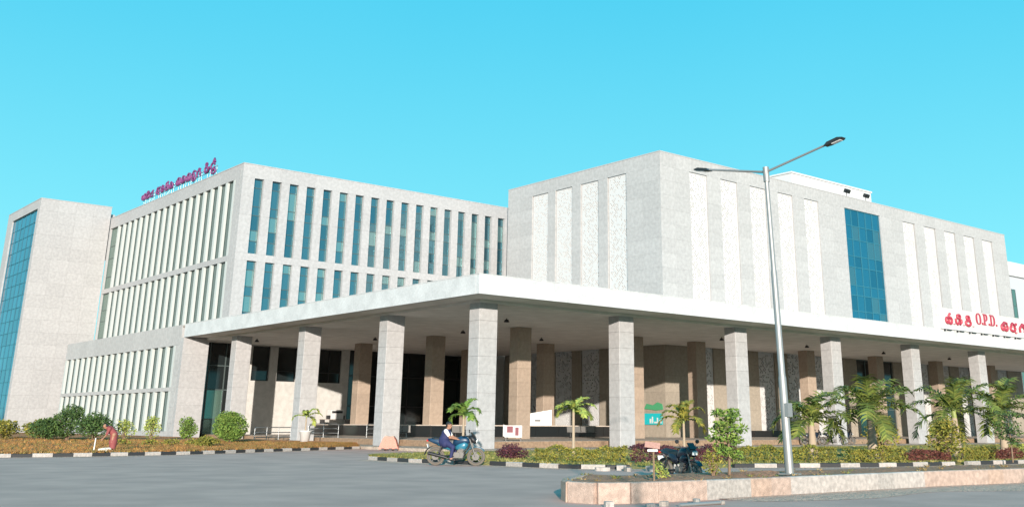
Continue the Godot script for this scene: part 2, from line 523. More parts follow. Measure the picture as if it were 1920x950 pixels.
# ------------------------------------------------------------------ buildings (in plan units, K = S)
# pierced screen: a sheet of small cells some of which are left open
func jali_mesh(w: float, h: float, sd: int) -> ArrayMesh:
	var r := RandomNumberGenerator.new()
	r.seed = sd
	var t := begin()
	var cw := 0.1; var ch := 0.115; var dp := 0.1
	var nu := roundi(w / cw); var nv := roundi(h / ch)
	cw = w / nu; ch = h / nv
	var hole := {}
	for i in range(1, nu - 1):
		for j in range(1, nv - 1):
			if (i + j) % 2 == 0 and r.randf() < 0.42: hole[Vector2i(i, j)] = true
	for j in nv:
		var i := 0
		while i < nu:
			if hole.has(Vector2i(i, j)):
				var x0 := i * cw; var x1 := x0 + cw; var y0 := j * ch; var y1 := y0 + ch
				# reveals of the opening
				var q := 0.0
				quad(t, Vector3(x0, y0, 0), Vector3(x1, y0, 0), Vector3(x1 - q, y0 + q, -dp), Vector3(x0 + q, y0 + q, -dp))
				quad(t, Vector3(x1, y0, 0), Vector3(x1, y1, 0), Vector3(x1 - q, y1 - q, -dp), Vector3(x1 - q, y0 + q, -dp))
				quad(t, Vector3(x1, y1, 0), Vector3(x0, y1, 0), Vector3(x0 + q, y1 - q, -dp), Vector3(x1 - q, y1 - q, -dp))
				quad(t, Vector3(x0, y1, 0), Vector3(x0, y0, 0), Vector3(x0 + q, y0 + q, -dp), Vector3(x0 + q, y1 - q, -dp))
				i += 1
			else:
				var k := i
				while k < nu and not hole.has(Vector2i(k, j)): k += 1
				quad(t, Vector3(i * cw, j * ch, 0), Vector3(k * cw, j * ch, 0), Vector3(k * cw, (j + 1) * ch, 0), Vector3(i * cw, (j + 1) * ch, 0))
				i = k
	t.generate_normals()
	return t.commit()

# glazed grid: frame bars and one mesh per pane; the plane looks along +z of the given transform
func glazing(parent: Node3D, called: String, tr: Transform3D, w: float, h: float, cols: int, rows: Array, glass: Array, bar := 0.06, fm: Material = null) -> Node3D:
	var o := Node3D.new()
	o.name = called
	parent.add_child(o, true)
	o.transform = Transform3D(tr.basis, tr.origin * K)
	var t := begin()
	var ys := [0.0]
	for r in rows: ys.append(ys[-1] + r * h)
	for i in cols + 1:
		var x := w * i / cols
		var c := clampf(x, bar / 2, w - bar / 2)
		box(t, Vector3(c, h / 2, 0.02), Vector3(bar, h, 0.08))
	for y in ys:
		box(t, Vector3(w / 2, clampf(y, bar / 2, h - bar / 2), 0.018), Vector3(w - 0.01, bar, 0.06))
	part(o, "frame", t, fm if fm else M.frame)
	for i in cols:
		for j in rows.size():
			var pw := w / cols - bar; var ph: float = ys[j + 1] - ys[j] - bar
			var p := slab(o, "pane", Vector3(w * (i + 0.5) / cols, (ys[j] + ys[j + 1]) / 2, 0), Vector3(pw, ph, 0.02), glass[rng.randi() % glass.size()])
			p.rotation = Vector3(rng.randf_range(-0.015, 0.015), rng.randf_range(-0.012, 0.012), 0)
	return o

const LEFTWARD := Basis(Vector3(0, 0, 1), Vector3(0, 1, 0), Vector3(-1, 0, 0))   # a plane that looks to -x, its x axis runs along +z

func outpatient_block() -> void:
	K = S
	var o := thing("hospital_building", "grey stone clad block with white pierced screens and a tall teal window", "building", N(54.1, 0.3, -51.6))
	var W := 52.6; var D := 18.3; var H := 20.57; var split := 6.6; var top := 19.53
	var t := begin()
	box2(t, Vector3(0.3, 0, -D + 0.1), Vector3(W - 0.05, H - 0.6, -0.3))
	part(o, "wall_core", t, M.core)
	t = begin()
	box2(t, Vector3(-0.03, H, -0.55), Vector3(W + 0.03, H + 0.07, 0.03))
	box2(t, Vector3(-0.03, H, -D), Vector3(0.55, H + 0.068, -0.55))
	part(o, "coping", t, M.grey[2])
	t = begin()
	box2(t, Vector3(W - 0.35, 0, -D), Vector3(W, H, -0.24))
	part(o, "end_wall", t, M.grey[0])
	t = begin()
	box2(t, Vector3(0.24, H - 0.7, -D + 0.2), Vector3(W - 0.4, H - 0.05, -0.24))
	part(o, "parapet", t, M.grey[1])
	var list := []
	var zx := []   # screens on the +z face
	for k in 5: zx.append(3.22 + 3.58 * k)
	for k in 5: zx.append(32.75 + 3.72 * k)
	var edges := [0.0]
	for k in 5: edges.append_array([zx[k], zx[k] + 2.0])
	edges.append_array([23.4, 28.94])
	for k in range(5, 10): edges.append_array([zx[k], zx[k] + 2.1])
	edges.append(W)
	for i in range(0, edges.size(), 2):
		clad(list, "z", edges[i], edges[i + 1], split, top, 1.75, 1.08, M.grey)
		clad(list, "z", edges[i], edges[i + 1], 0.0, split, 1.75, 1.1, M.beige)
	clad(list, "z", 0.0, W, top, H, 1.75, 1.0, M.grey)
	var xx := [-3.61, -6.75, -9.87, -12.9]
	var xe := [-0.22]
	for k in 4: xe.append_array([xx[k], xx[k] - 2.09])
	xe.append(-D)
	for i in range(0, xe.size(), 2):
		clad(list, "x", xe[i + 1], xe[i], split, top, 1.75, 1.08, M.grey)
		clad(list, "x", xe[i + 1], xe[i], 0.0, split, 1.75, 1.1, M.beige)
	clad(list, "x", -D, -0.22, top, H, 1.75, 1.0, M.grey)
	place_slabs(o, "stone_slab", list)
	var screens := []
	for k in 3: screens.append(jali_mesh(2.0, top, 40 + k))
	for k in zx.size():
		var s := put(o, "pierced_screen", screens[k % 3], M.jali)
		s.position = Vector3(zx[k] if k < 5 else zx[k] + 0.05, 0, -0.13) * K
	for k in 4:
		var s := put(o, "pierced_screen", screens[(k + 1) % 3], M.jali)
		s.transform = Transform3D(LEFTWARD, Vector3(0.13, 0, xx[k] - 2.05) * K)
	for k in zx.size(): slab(o, "shade_backing", Vector3(zx[k] + 1.03, top / 2, -0.265), Vector3(2.02, top - 0.1, 0.06), M.hole_shade)  # dark sheets added to stand in for the shaded void behind the holes
	for k in 4: slab(o, "shade_backing", Vector3(0.265, top / 2, xx[k] - 1.035), Vector3(0.06, top - 0.1, 2.03), M.hole_shade)
	glazing(o, "stair_window", Transform3D(Basis(), Vector3(23.42, 7.3, -0.16)), 5.5, top - 7.3, 5, [0.09, 0.1, 0.08, 0.11, 0.07, 0.13, 0.08, 0.12, 0.1, 0.12], [M.glass_teal, M.glass_teal, M.glass_teal_b, M.glass], 0.07, M.frame_teal)
	glazing(o, "entrance_glass", Transform3D(Basis(), Vector3(23.42, 0.3, -0.16)), 5.5, 6.2, 4, [0.35, 0.3, 0.35], [M.glass_dark, M.glass_dark, M.glass_green], 0.07, M.frame)
	slab(o, "lintel", Vector3(26.17, 6.9, -0.12), Vector3(5.5, 0.78, 0.2), M.grey[0])
	# rooftop room, set back
	t = begin()
	box2(t, Vector3(20.6, H - 0.6, -12.0), Vector3(33.2, H + 2.25, -3.4))
	part(o, "rooftop_room", t, M.sign_white)
	t = begin()
	box2(t, Vector3(20.5, H + 2.25, -12.1), Vector3(33.3, H + 2.4, -3.3))
	part(o, "rooftop_room_roof", t, M.sign_white)
	K = 1.0
	for x in [24.3, 27.3]:
		var f := thing("floodlight", "small dark floodlight on a bracket on the parapet before the white rooftop room", "floodlight", o.position + Vector3(x, H + 0.07, -0.25) * S, 0.0, "floodlights on the stone block's roof")
		t = begin(); tube(t, [Vector3.ZERO, Vector3(0, 0.5, 0)], [0.04, 0.04], 6); part(f, "bracket", t, M.dark_metal)
		t = begin(); box(t, Vector3(0, 0.62, 0.1), Vector3(0.75, 0.4, 0.3), Basis(Vector3.RIGHT, 0.5)); part(f, "housing", t, M.dark_metal)
		t = begin(); box(t, Vector3(0, 0.55, 0.27), Vector3(0.62, 0.3, 0.03), Basis(Vector3.RIGHT, 0.5)); part(f, "lens", t, M.glass_dark)

# fin facade on a face that looks to -x (local x = 0), z from z1 (near) back to z0
func fin_rows(o: Node3D, z0: float, z1: float, rows: Array, pitch: float, fw: float, depth: float, fm: Material, glass: Material) -> void:
	var n := roundi((z1 - z0) / pitch)
	var p := (z1 - z0) / n
	for r in rows:
		var h: float = r[1] - r[0]
		for i in n + 1:
			slab(o, "fin", Vector3(depth / 2 + 0.01, (r[0] + r[1]) / 2, z0 + i * p), Vector3(depth, h, fw), fm)
		for i in n:
			slab(o, "window_pane", Vector3(depth + 0.05, (r[0] + r[1]) / 2, z0 + (i + 0.5) * p), Vector3(0.02, h, p - fw + 0.05), glass)

func ward_block() -> void:
	K = S
	var o := thing("hospital_building", "pale stone block with two rows of tall slot windows and a row of fins", "building", N(31.24, 0.3, -73.1))
	var W := 27.0; var D := 29.9; var H := 19.8
	var t := begin()
	box2(t, Vector3(0.5, 0, -D), Vector3(W, H - 0.3, -0.5))
	part(o, "wall_core", t, M.core_dark)
	t = begin()
	box2(t, Vector3(-0.03, H, -0.5), Vector3(W, H + 0.07, 0.03))
	box2(t, Vector3(-0.03, H, -D), Vector3(0.5, H + 0.068, -0.5))
	part(o, "coping", t, M.stone[2])
	var list := []
	# +z face: piers, bands
	clad(list, "z", 0.0, W, 18.79, H, 2.9, 1.05, M.stone, 0.45)
	clad(list, "z", 0.0, W, 12.56, 13.1, 2.9, 0.6, M.stone, 0.45)
	clad(list, "z", 0.0, W, 6.6, 7.9, 2.9, 1.3, M.stone, 0.45)
	for k in 18:
		var u0 := 0.0 if k == 0 else 0.96 + 1.453 * (k - 1) + 0.77
		var u1 := W if k == 17 else 0.96 + 1.453 * k
		for r in [[7.9, 12.56], [13.1, 18.79]]:
			clad(list, "z", u0, u1, r[0], r[1], 1.0, 1.5, M.stone, 0.45)
	# -x face: corner pier and bands
	clad(list, "x", -1.25, -0.45, 7.3, H, 1.0, 1.5, M.stone, 0.45)
	clad(list, "x", -D, -1.25, 18.77, H, 2.9, 1.05, M.stone, 0.45)
	clad(list, "x", -D, -1.25, 12.56, 12.98, 2.9, 0.6, M.stone, 0.45)
	place_slabs(o, "stone_slab", list, 295)
	for k in 17:
		for r in [[7.9, 4.66], [13.1, 5.69]]:
			glazing(o, "slot_window", Transform3D(Basis(), Vector3(0.96 + 1.453 * k - 0.01, r[0], -0.32)), 0.79, r[1], 1, [0.17, 0.14, 0.2, 0.12, 0.25, 0.12] if r[1] > 5 else [0.2, 0.25, 0.15, 0.26, 0.14], [M.glass, M.glass, M.glass_b, M.glass_pale], 0.045)
	fin_rows(o, -D + 2.5, -1.5, [[7.45, 12.56], [12.98, 18.77]], 1.43, 0.34, 0.2, M.fin, M.glass_slot)
	glazing(o, "end_window", Transform3D(LEFTWARD, Vector3(0.22, 7.45, -D + 0.3)), 1.9, 5.11, 1, [0.2, 0.3, 0.2, 0.3], [M.glass_green], 0.05)
	glazing(o, "end_window", Transform3D(LEFTWARD, Vector3(0.22, 12.98, -D + 0.3)), 1.9, 5.79, 1, [0.2, 0.3, 0.2, 0.3], [M.glass_green], 0.05)
	t = begin(); box2(t, Vector3(0.0, 7.45, -D), Vector3(0.45, 18.77, -D + 0.28)); part(o, "end_pier", t, M.stone[0])
	# ground storey below the canopy: white plaster with three windows, glass to both sides
	var g := begin()
	var cuts := [[2.11, 3.48], [4.11, 5.65], [7.46, 9.41]]
	var u := 1.4
	for c in cuts:
		box2(g, Vector3(u, 0, -0.3), Vector3(c[0], 6.6, 0))
		box2(g, Vector3(c[0], 0, -0.3), Vector3(c[1], 4.0, 0))
		box2(g, Vector3(c[0], 6.45, -0.3), Vector3(c[1], 6.6, 0))
		u = c[1]
	box2(g, Vector3(u, 0, -0.3), Vector3(10.1, 6.6, 0))
	part(o, "plaster_wall", g, M.render_white)
	for c in cuts:
		glazing(o, "ground_window", Transform3D(Basis(), Vector3(c[0], 4.0, -0.2)), c[1] - c[0], 2.45, 2 if c[1] - c[0] > 1.8 else 1, [0.3, 0.7], [M.glass_dark], 0.05, M.dark_metal)
	glazing(o, "lobby_glass", Transform3D(Basis(), Vector3(10.1, 0, -0.15)), 12.7, 6.6, 7, [0.36, 0.34, 0.3], [M.glass_dark], 0.08, M.dark_metal)
	glazing(o, "side_glass", Transform3D(Basis(), Vector3(-2.2, 0, -0.25)), 3.6, 6.6, 3, [0.2, 0.3, 0.25, 0.25], [M.glass_green, M.glass_dark, M.glass_dark], 0.07, M.frame)
	# link between the two blocks
	t = begin()
	box2(t, Vector3(22.9, 0, 0.01), Vector3(28.4, 6.5, 3.0))
	part(o, "link_wall", t, M.render_white)
	K = 1.0

func podium_block() -> void:
	K = S
	var o := thing("podium_block", "low grey wing with two rows of narrow fins below the slot window block", "building", N(27.33, 0.3, -71.0))
	var t := begin()
	box2(t, Vector3(0.3, 0, -26.2), Vector3(3.88, 7.3, -2.7))
	part(o, "wall_core", t, M.core_dark)
	t = begin()
	box2(t, Vector3(0.02, 7.3, -26.2), Vector3(3.89, 7.42, -0.3))
	part(o, "roof", t, M.concrete)
	var list := []
	clad(list, "x", -26.2, -0.45, 6.12, 7.47, 1.9, 1.35, M.grey, 0.35)
	clad(list, "x", -26.2, -1.3, 3.1, 3.36, 1.9, 0.4, M.grey, 0.35)
	clad(list, "x", -26.2, -1.3, 0.0, 0.5, 1.9, 0.5, M.grey, 0.35)
	clad(list, "x", -1.3, -0.45, 0.0, 6.12, 0.9, 1.02, M.grey, 0.35)
	clad(list, "z", 0.0, 1.8, 0.0, 6.6, 1.8, 1.1, M.stone, 0.44)
	place_slabs(o, "stone_slab", list)
	fin_rows(o, -26.0, -1.55, [[0.5, 3.1], [3.36, 6.12]], 1.44, 0.33, 0.2, M.fin, M.glass_slot)
	K = 1.0

func tower_block() -> void:
	K = S
	var o := thing("stair_tower", "tall plain stone tower with a blue curtain wall on one side", "building", N(24.79, 0.3, -103.05))
	var t := begin()
	box2(t, Vector3(0.35, 0, -11.4), Vector3(6.35, 20.6, -0.35))
	part(o, "wall_core", t, M.core)
	var list := []
	clad(list, "z", 0.0, 6.4, 0.0, 20.9, 1.6, 1.1, M.stone, 0.3)
	clad(list, "x", -0.75, -0.31, 0.0, 20.9, 1.0, 2.1, M.stone, 0.3)
	clad(list, "x", -11.4, -9.6, 0.0, 20.9, 1.8, 2.1, M.stone, 0.3)
	clad(list, "x", -9.6, -0.75, 20.05, 20.9, 1.8, 1.0, M.stone, 0.3)
	place_slabs(o, "stone_slab", list)
	t = begin()
	box2(t, Vector3(-0.03, 20.9, -11.4), Vector3(6.43, 20.97, 0.03))
	part(o, "coping", t, M.stone[1])
	t = begin()
	box2(t, Vector3(6.4, 16.0, -4.0), Vector3(6.9, 20.3, -0.4))
	part(o, "side_wall", t, M.stone[0])
	var rows := []
	for k in 18: rows.append(1.0 / 18)
	glazing(o, "curtain_wall", Transform3D(LEFTWARD, Vector3(0.2, 0.0, -9.58)), 8.8, 20.0, 6, rows, [M.glass_teal, M.glass_teal, M.glass_teal_b], 0.035, M.frame_teal)
	K = 1.0

func stone_column(o: Node3D, x: float, z: float, y0: float, y1: float, w: float, d: float, mats: Array) -> void:
	var t := begin()
	box2(t, Vector3(x + 0.03, y0, z - d + 0.03), Vector3(x + w - 0.03, y1, z - 0.03))
	var c := part(o, "column", t, mats[3])
	var n := 8
	var h := (y1 - y0) / n
	for i in n:
		t = begin()
		chamfered(t, Vector3(x + w / 2, y0 + h * (i + 0.5), z - d / 2), Vector3(w, h - 0.012, d), 0.02)
		part(c, "stone_course", t, mats[rng.randi() % 4])

func canopy() -> void:
	K = S
	var base := N(27.33, 0.3, -37.3)
	var o := thing("entrance_canopy", "white edged flat canopy on square stone columns before the hospital", "canopy", base)
	var far := 84.0
	var t := begin()
	for i in 18: slab(o, "fascia_panel", Vector3(far / 18 * (i + 0.5), 7.03, -0.125 + rng.randf() * 0.006), Vector3(far / 18 - 0.006, 0.86, 0.25), M.fascia)
	for i in 7: slab(o, "fascia_panel", Vector3(0.125 - rng.randf() * 0.006, 7.03, -0.25 - 33.45 / 7 * (i + 0.5)), Vector3(0.25, 0.86, 33.45 / 7 - 0.006), M.fascia)
	box2(t, Vector3(0.01, 7.46, -0.3), Vector3(far, 7.49, 0.02)); box2(t, Vector3(-0.02, 7.46, -33.7), Vector3(0.3, 7.488, 0.018))
	part(o, "fascia_cap", t, M.fascia)
	t = begin()
	box2(t, Vector3(0.25, 6.64, -35.7), Vector3(26.7, 7.3, -0.25))
	box2(t, Vector3(26.7, 6.64, -14.2), Vector3(far, 7.298, -0.25))
	part(o, "roof_slab", t, M.ceiling)
	t = begin()
	box2(t, Vector3(1.6, 6.5, -35.6), Vector3(26.68, 6.64, -2.05))
	box2(t, Vector3(26.68, 6.5, -14.15), Vector3(far, 6.641, -2.05))
	part(o, "soffit", t, M.ceiling)
	var right := [28.9, 37.9, 47.15, 56.45, 65.75, 74.9, 84.1, 93.3, 102.5]
	var left := [-47.4, -56.5, -65.95]
	for x in right: stone_column(o, x - 27.33, -39.33 + 37.3, 0.0, 6.5, 1.06, 0.82, M.stone)
	for z in left: stone_column(o, 28.9 - 27.33, z + 37.3, 0.0, 6.5, 1.06, 0.82, M.stone)
	for x in [38.1, 47.4, 53.4, 65.7, 74.9, 84.1, 93.3]: stone_column(o, x - 27.33, -48.0 + 37.3, 0.28, 6.5, 1.0, 0.8, M.tan)
	for z in [-56.7, -65.8]:
		stone_column(o, 38.0 - 27.33, z + 37.3, 1.0, 6.5, 1.0, 0.8, M.tan)
		stone_column(o, 47.3 - 27.33, z + 37.3, 1.0, 6.5, 1.0, 0.8, M.tan)
	# small downlights under the soffit
	for p in [[30.5, -49.5], [30.8, -58.5], [31.0, -67.5], [34.5, -44.5], [37.0, -52.0], [36.0, -60.5], [43.0, -44.5], [52.0, -44.5], [61.0, -44.5], [70.5, -44.5], [80.0, -44.5], [44.0, -53.0]]:
		t = begin()
		lathe(t, [Vector2(0.02, 6.5), Vector2(0.03, 6.44), Vector2(0.1, 6.42), Vector2(0.16, 6.3), Vector2(0.15, 6.29), Vector2(0.001, 6.36)], Vector3(p[0] - 27.33, 0, p[1] + 37.3), 12)
		part(o, "pendant_lamp", t, M.dark_metal)
	K = 1.0

func plaza() -> void:
	K = S
	var at := Vector3(0, EYE - EYE * S, 0)   # plan height 0 in metres
	var t := begin()
	box2(t, Vector3(27.6, -0.6, -98), Vector3(112, 0.3, -37.6))
	var o := setting("pavement", t, M.apron); o.position = at
	t = begin()
	box2(t, Vector3(30.2, 0.2, -73.0), Vector3(54.0, 0.598, -40.6))
	box2(t, Vector3(54.0, 0.2, -51.5), Vector3(112, 0.598, -40.6))
	o = setting("plaza_floor", t, M.floor); o.position = at
	# riser stones of the step
	for i in 24:
		var s := slab(o, "riser_stone", Vector3(30.18, 0.45, -40.62 - 1.35 * (i + 0.5)), Vector3(0.05, 0.29, 1.34), M.plinth_brown)
	for i in 44:
		var s := slab(o, "riser_stone", Vector3(30.2 + 1.85 * (i + 0.5), 0.45, -40.58), Vector3(1.84, 0.29, 0.05), M.plinth_brown)
	t = begin()
	box2(t, Vector3(37.4, 0.59, -73.05), Vector3(54.0, 1.27, -55.6))
	var p := setting("entrance_platform", t, M.granite_black); p.position = at
	t = begin()
	box2(t, Vector3(37.35, 1.27, -73.05), Vector3(54.0, 1.33, -55.55))
	part(p, "platform_floor", t, M.floor)
	for i in 8:
		slab(p, "granite_slab", Vector3(37.4 + 2.07 * (i + 0.5), 0.93, -55.58), Vector3(2.05, 0.66, 0.06), M.granite_black)
	for i in 8:
		slab(p, "granite_slab", Vector3(37.38, 0.93, -55.6 - 2.17 * (i + 0.5)), Vector3(0.06, 0.66, 2.15), M.granite_black)
	# black skirting of the stone block
	t = begin()
	box2(t, Vector3(62.4, 0.59, -51.5), Vector3(68.5, 1.05, -50.6))
	part(p, "black_plinth", t, M.granite_black)
	K = 1.0

# ------------------------------------------------------------------ ground, kerbs
func along(pts: Array, step: float) -> Array:
	var c := Curve2D.new()
	for p in pts: c.add_point(p)
	for i in range(1, pts.size() - 1):
		var d: Vector2 = (pts[i + 1] - pts[i - 1]) / 6.0
		c.set_point_in(i, -d); c.set_point_out(i, d)
	c.bake_interval = 0.1
	var out := []
	var n := roundi(c.get_baked_length() / step)
	for i in n + 1: out.append(c.sample_baked(c.get_baked_length() * i / n, true))
	return out

func kerb(pts: Array, step: float, gaps: Array, mats: Array, y0 := -0.2, y1 := 0.15, wide := 0.18, gap := 0.015, tilt := 1.0) -> Node3D:
	var o := Node3D.new()
	o.name = numbered("kerb")
	add_child(o)
	tag(o, "", "", "", "structure")
	var p := along(pts, step)
	for i in p.size() - 1:
		if i in gaps: continue
		var a: Vector2 = p[i]; var b: Vector2 = p[i + 1]
		var d := (b - a)
		var t := begin()
		var basis := Basis(Vector3.UP, atan2(-d.y, d.x)) * Basis(Vector3.RIGHT, rng.randf_range(-0.05, 0.05) * tilt)
		var mid := Vector3((a.x + b.x) / 2, 0, (a.y + b.y) / 2)
		var l := d.length() - gap
		var ring := [Vector2(-wide / 2, y0), Vector2(wide / 2, y0), Vector2(wide / 2, y1 - 0.03), Vector2(wide / 2 - 0.03, y1), Vector2(-wide / 2 + 0.02, y1), Vector2(-wide / 2, y1 - 0.02)]
		# profile lies across the kerb: turn the plate so that its z axis runs along the kerb
		plate(t, ring, -l / 2, l / 2, Transform3D(basis * Basis(Vector3.UP, PI / 2), mid + Vector3(0, rng.randf_range(-0.008, 0.008) * tilt, 0)))
		part(o, "kerb_block", t, mats[i % mats.size()])
	return o

func sheet(called: String, front: Array, back: Array, y0: float, y1: float, bump: float, m: Material, rows := 8, skirt := false) -> MeshInstance3D:
	var f := FastNoiseLite.new()
	f.frequency = 0.25
	f.fractal_octaves = 3
	var a := along(front, front_len(front) / 60.0)
	var b := along(back, front_len(back) / 60.0)
	var n := mini(a.size(), b.size()) - 1
	var t := begin(true)
	var g := func(i: int, j: int) -> Vector3:
		var s := float(j) / rows
		var p: Vector2 = a[i].lerp(b[i], s)
		var h := -0.03 if j == 0 and skirt else lerpf(y0, y1, s) + bump * f.get_noise_2d(p.x * 2, p.y * 2) * sin(PI * s)
		return Vector3(p.x, h, p.y)
	for i in n:
		for j in rows:
			quad(t, g.call(i, j), g.call(i + 1, j), g.call(i + 1, j + 1), g.call(i, j + 1))
	return setting(called, t, m)

func front_len(pts: Array) -> float:
	var l := 0.0
	for i in pts.size() - 1: l += pts[i].distance_to(pts[i + 1])
	return l

func tufts(label: String, front: Array, back: Array, y0: float, y1: float, n: int, tall: float, cols: Array, smax := 1.0) -> void:
	var t := begin()
	for k in 7:
		var a := k * 2.4
		var d := Vector3(cos(a), 0, sin(a))
		var p := d * 0.03
		var w := d.cross(Vector3.UP) * 0.012
		var mid := p + d * 0.03 + Vector3(0, tall * 0.6, 0)
		tri(t, p - w, p + w, mid + w * 0.7)
		tri(t, p - w, mid + w * 0.7, mid - w * 0.7)
		tri(t, mid - w * 0.7, mid + w * 0.7, mid + d * 0.05 + Vector3(0, tall * 0.4, 0))
	t.generate_normals()
	var mm := MultiMesh.new()
	mm.transform_format = MultiMesh.TRANSFORM_3D
	mm.use_colors = true
	mm.mesh = t.commit()
	mm.instance_count = n
	var a := along(front, front_len(front) / 200.0)
	var b := along(back, front_len(back) / 200.0)
	var m := mini(a.size(), b.size())
	for i in n:
		var u := rng.randf() * (m - 1)
		var s := pow(rng.randf(), 1.4) * smax
		var k := int(u)
		var p: Vector2 = a[k].lerp(a[mini(k + 1, m - 1)], u - k).lerp(b[k].lerp(b[mini(k + 1, m - 1)], u - k), s)
		var sc := rng.randf_range(0.5, 1.5)
		mm.set_instance_transform(i, Transform3D(Basis(Vector3.UP, rng.randf() * TAU).scaled(Vector3(sc * 1.4, sc, sc * 1.4)), Vector3(p.x, lerpf(y0, y1, s) - 0.01, p.y)))
		var c: Color = cols[rng.randi() % cols.size()] * rng.randf_range(0.8, 1.2)
		mm.set_instance_color(i, c)
	var o := MultiMeshInstance3D.new()
	o.multimesh = mm
	o.material_override = M.leaf
	o.name = numbered("grass")
	add_child(o)
	tag(o, label, "grass", "", "stuff")

# ------------------------------------------------------------------ lettering made of strokes
func arc(cx: float, cy: float, rx: float, ry: float, a0: float, a1: float, n := 9) -> Array:
	var o := []
	for i in n + 1:
		var a := deg_to_rad(lerpf(a0, a1, float(i) / n))
		o.append(Vector2(cx + rx * cos(a), cy + ry * sin(a)))
	return o

func glyph(which: String) -> Array:
	match which:
		"a": return [arc(0.3, 0.38, 0.22, 0.26, 90, 430), arc(0.62, 0.36, 0.3, 0.34, 200, 380), [Vector2(0.9, 0.45), Vector2(0.62, 0.62), Vector2(0.95, 0.78)]]
		"o": return [arc(0.28, 0.33, 0.22, 0.26, 60, 400), arc(0.68, 0.33, 0.24, 0.3, 180, 430), [Vector2(0.7, 0.62), Vector2(0.5, 0.8), Vector2(0.72, 1.0)]]
		"p": return [[Vector2(0.1, 0.62), Vector2(0.12, 0.2), Vector2(0.3, 0.05), Vector2(0.55, 0.2), Vector2(0.55, 0.45), Vector2(0.72, 0.08), Vector2(0.92, 0.3), Vector2(0.88, 0.6)], [Vector2(0.3, 0.62), Vector2(0.45, 0.78), Vector2(0.75, 0.7)]]
		"pi": return [[Vector2(0.1, 0.62), Vector2(0.12, 0.2), Vector2(0.3, 0.05), Vector2(0.55, 0.2), Vector2(0.55, 0.45), Vector2(0.72, 0.08), Vector2(0.92, 0.3), Vector2(0.88, 0.6)], arc(0.55, 0.82, 0.24, 0.17, 0, 360)]
		"di": return [arc(0.5, 0.3, 0.38, 0.26, 150, 440), [Vector2(0.2, 0.42), Vector2(0.5, 0.55), Vector2(0.8, 0.6)], arc(0.52, 0.82, 0.22, 0.17, 0, 360)]
		"va": return [arc(0.3, 0.32, 0.22, 0.26, 40, 400), arc(0.7, 0.32, 0.22, 0.28, 180, 410), [Vector2(0.3, 0.6), Vector2(0.5, 0.8), Vector2(0.85, 0.72)]]
		"bha": return [arc(0.42, 0.3, 0.34, 0.25, 120, 420), [Vector2(0.2, 0.6), Vector2(0.4, 0.82), Vector2(0.7, 0.64), Vector2(0.95, 0.8)], [Vector2(0.8, 0.0), Vector2(0.8, -0.15)]]
		"ga": return [arc(0.5, 0.25, 0.36, 0.4, 0, 180), [Vector2(0.14, 0.25), Vector2(0.2, 0.04)], [Vector2(0.86, 0.25), Vector2(0.8, 0.04)], [Vector2(0.4, 0.66), Vector2(0.55, 0.85), Vector2(0.8, 0.75)]]
		"kha": return [arc(0.5, 0.28, 0.4, 0.26, 170, 380), arc(0.3, 0.45, 0.18, 0.14, 0, 300), arc(0.6, 0.76, 0.22, 0.17, 0, 360)]
		"la": return [arc(0.48, 0.3, 0.4, 0.27, 30, 330), [Vector2(0.82, 0.42), Vector2(0.5, 0.6), Vector2(0.88, 0.78)]]
		"ra": return [arc(0.5, 0.32, 0.3, 0.28, 0, 360), [Vector2(0.3, 0.62), Vector2(0.5, 0.82), Vector2(0.8, 0.7)]]
		"ti": return [arc(0.5, 0.28, 0.36, 0.25, 100, 400), arc(0.5, 0.7, 0.2, 0.24, -60, 250), [Vector2(0.62, 0.9), Vector2(0.8, 1.0)]]
		"ya": return [[Vector2(0.05, 0.55), Vector2(0.1, 0.1), Vector2(0.35, 0.05), Vector2(0.45, 0.5), Vector2(0.5, 0.1), Vector2(0.75, 0.05), Vector2(0.95, 0.4), Vector2(0.8, 0.62)], [Vector2(0.3, 0.66), Vector2(0.5, 0.8)]]
		"jna": return [arc(0.4, 0.34, 0.3, 0.26, 60, 420), arc(0.62, -0.02, 0.3, 0.2, 150, 400), [Vector2(0.3, 0.62), Vector2(0.6, 0.85), Vector2(0.95, 0.7)]]
		"sam": return [arc(0.35, 0.34, 0.25, 0.28, 0, 320), [Vector2(0.55, 0.5), Vector2(0.75, 0.1), Vector2(0.95, 0.5)], arc(0.35, 0.82, 0.14, 0.12, 0, 360)]
		"stha": return [arc(0.42, 0.4, 0.34, 0.3, 20, 340), arc(0.6, -0.08, 0.34, 0.2, 100, 440), [Vector2(0.4, 0.7), Vector2(0.62, 1.05), Vector2(0.8, 0.7)]]
	return [[Vector2(0.1, 0.0), Vector2(0.1, 0.06)]]

func letter(parent: Node3D, which: String, tr: Transform3D, w: float, h: float, r: float, m: Material) -> void:
	var t := begin()
	for line in glyph(which):
		var pts := []; var rr := []
		for p in line:
			pts.append(Vector3(p.x * w, p.y * h, 0)); rr.append(r)
		tube(t, pts, rr, 6)
	var o := part(parent, "letter", t, m)
	o.transform = tr

func typed(parent: Node3D, text: String, tr: Transform3D, h: float, m: Material, serif := true, called := "letter") -> float:
	var x := 0.0
	var f := SystemFont.new()
	f.font_names = PackedStringArray(["Droid Serif" if serif else "Droid Sans"])
	f.font_weight = 700
	for ch in text:
		if ch == " ":
			x += h * 0.35
			continue
		var tm := TextMesh.new()
		tm.text = ch
		tm.font = f
		tm.font_size = 64
		tm.pixel_size = h / 46.0
		tm.depth = 0.06
		tm.horizontal_alignment = HORIZONTAL_ALIGNMENT_LEFT
		tm.vertical_alignment = VERTICAL_ALIGNMENT_BOTTOM
		var o := put(parent, called, tm, m)
		o.transform = tr * Transform3D(Basis(), Vector3(x, 0, 0))
		x += maxf(tm.get_aabb().size.x, h * 0.1) + h * 0.1
	return x

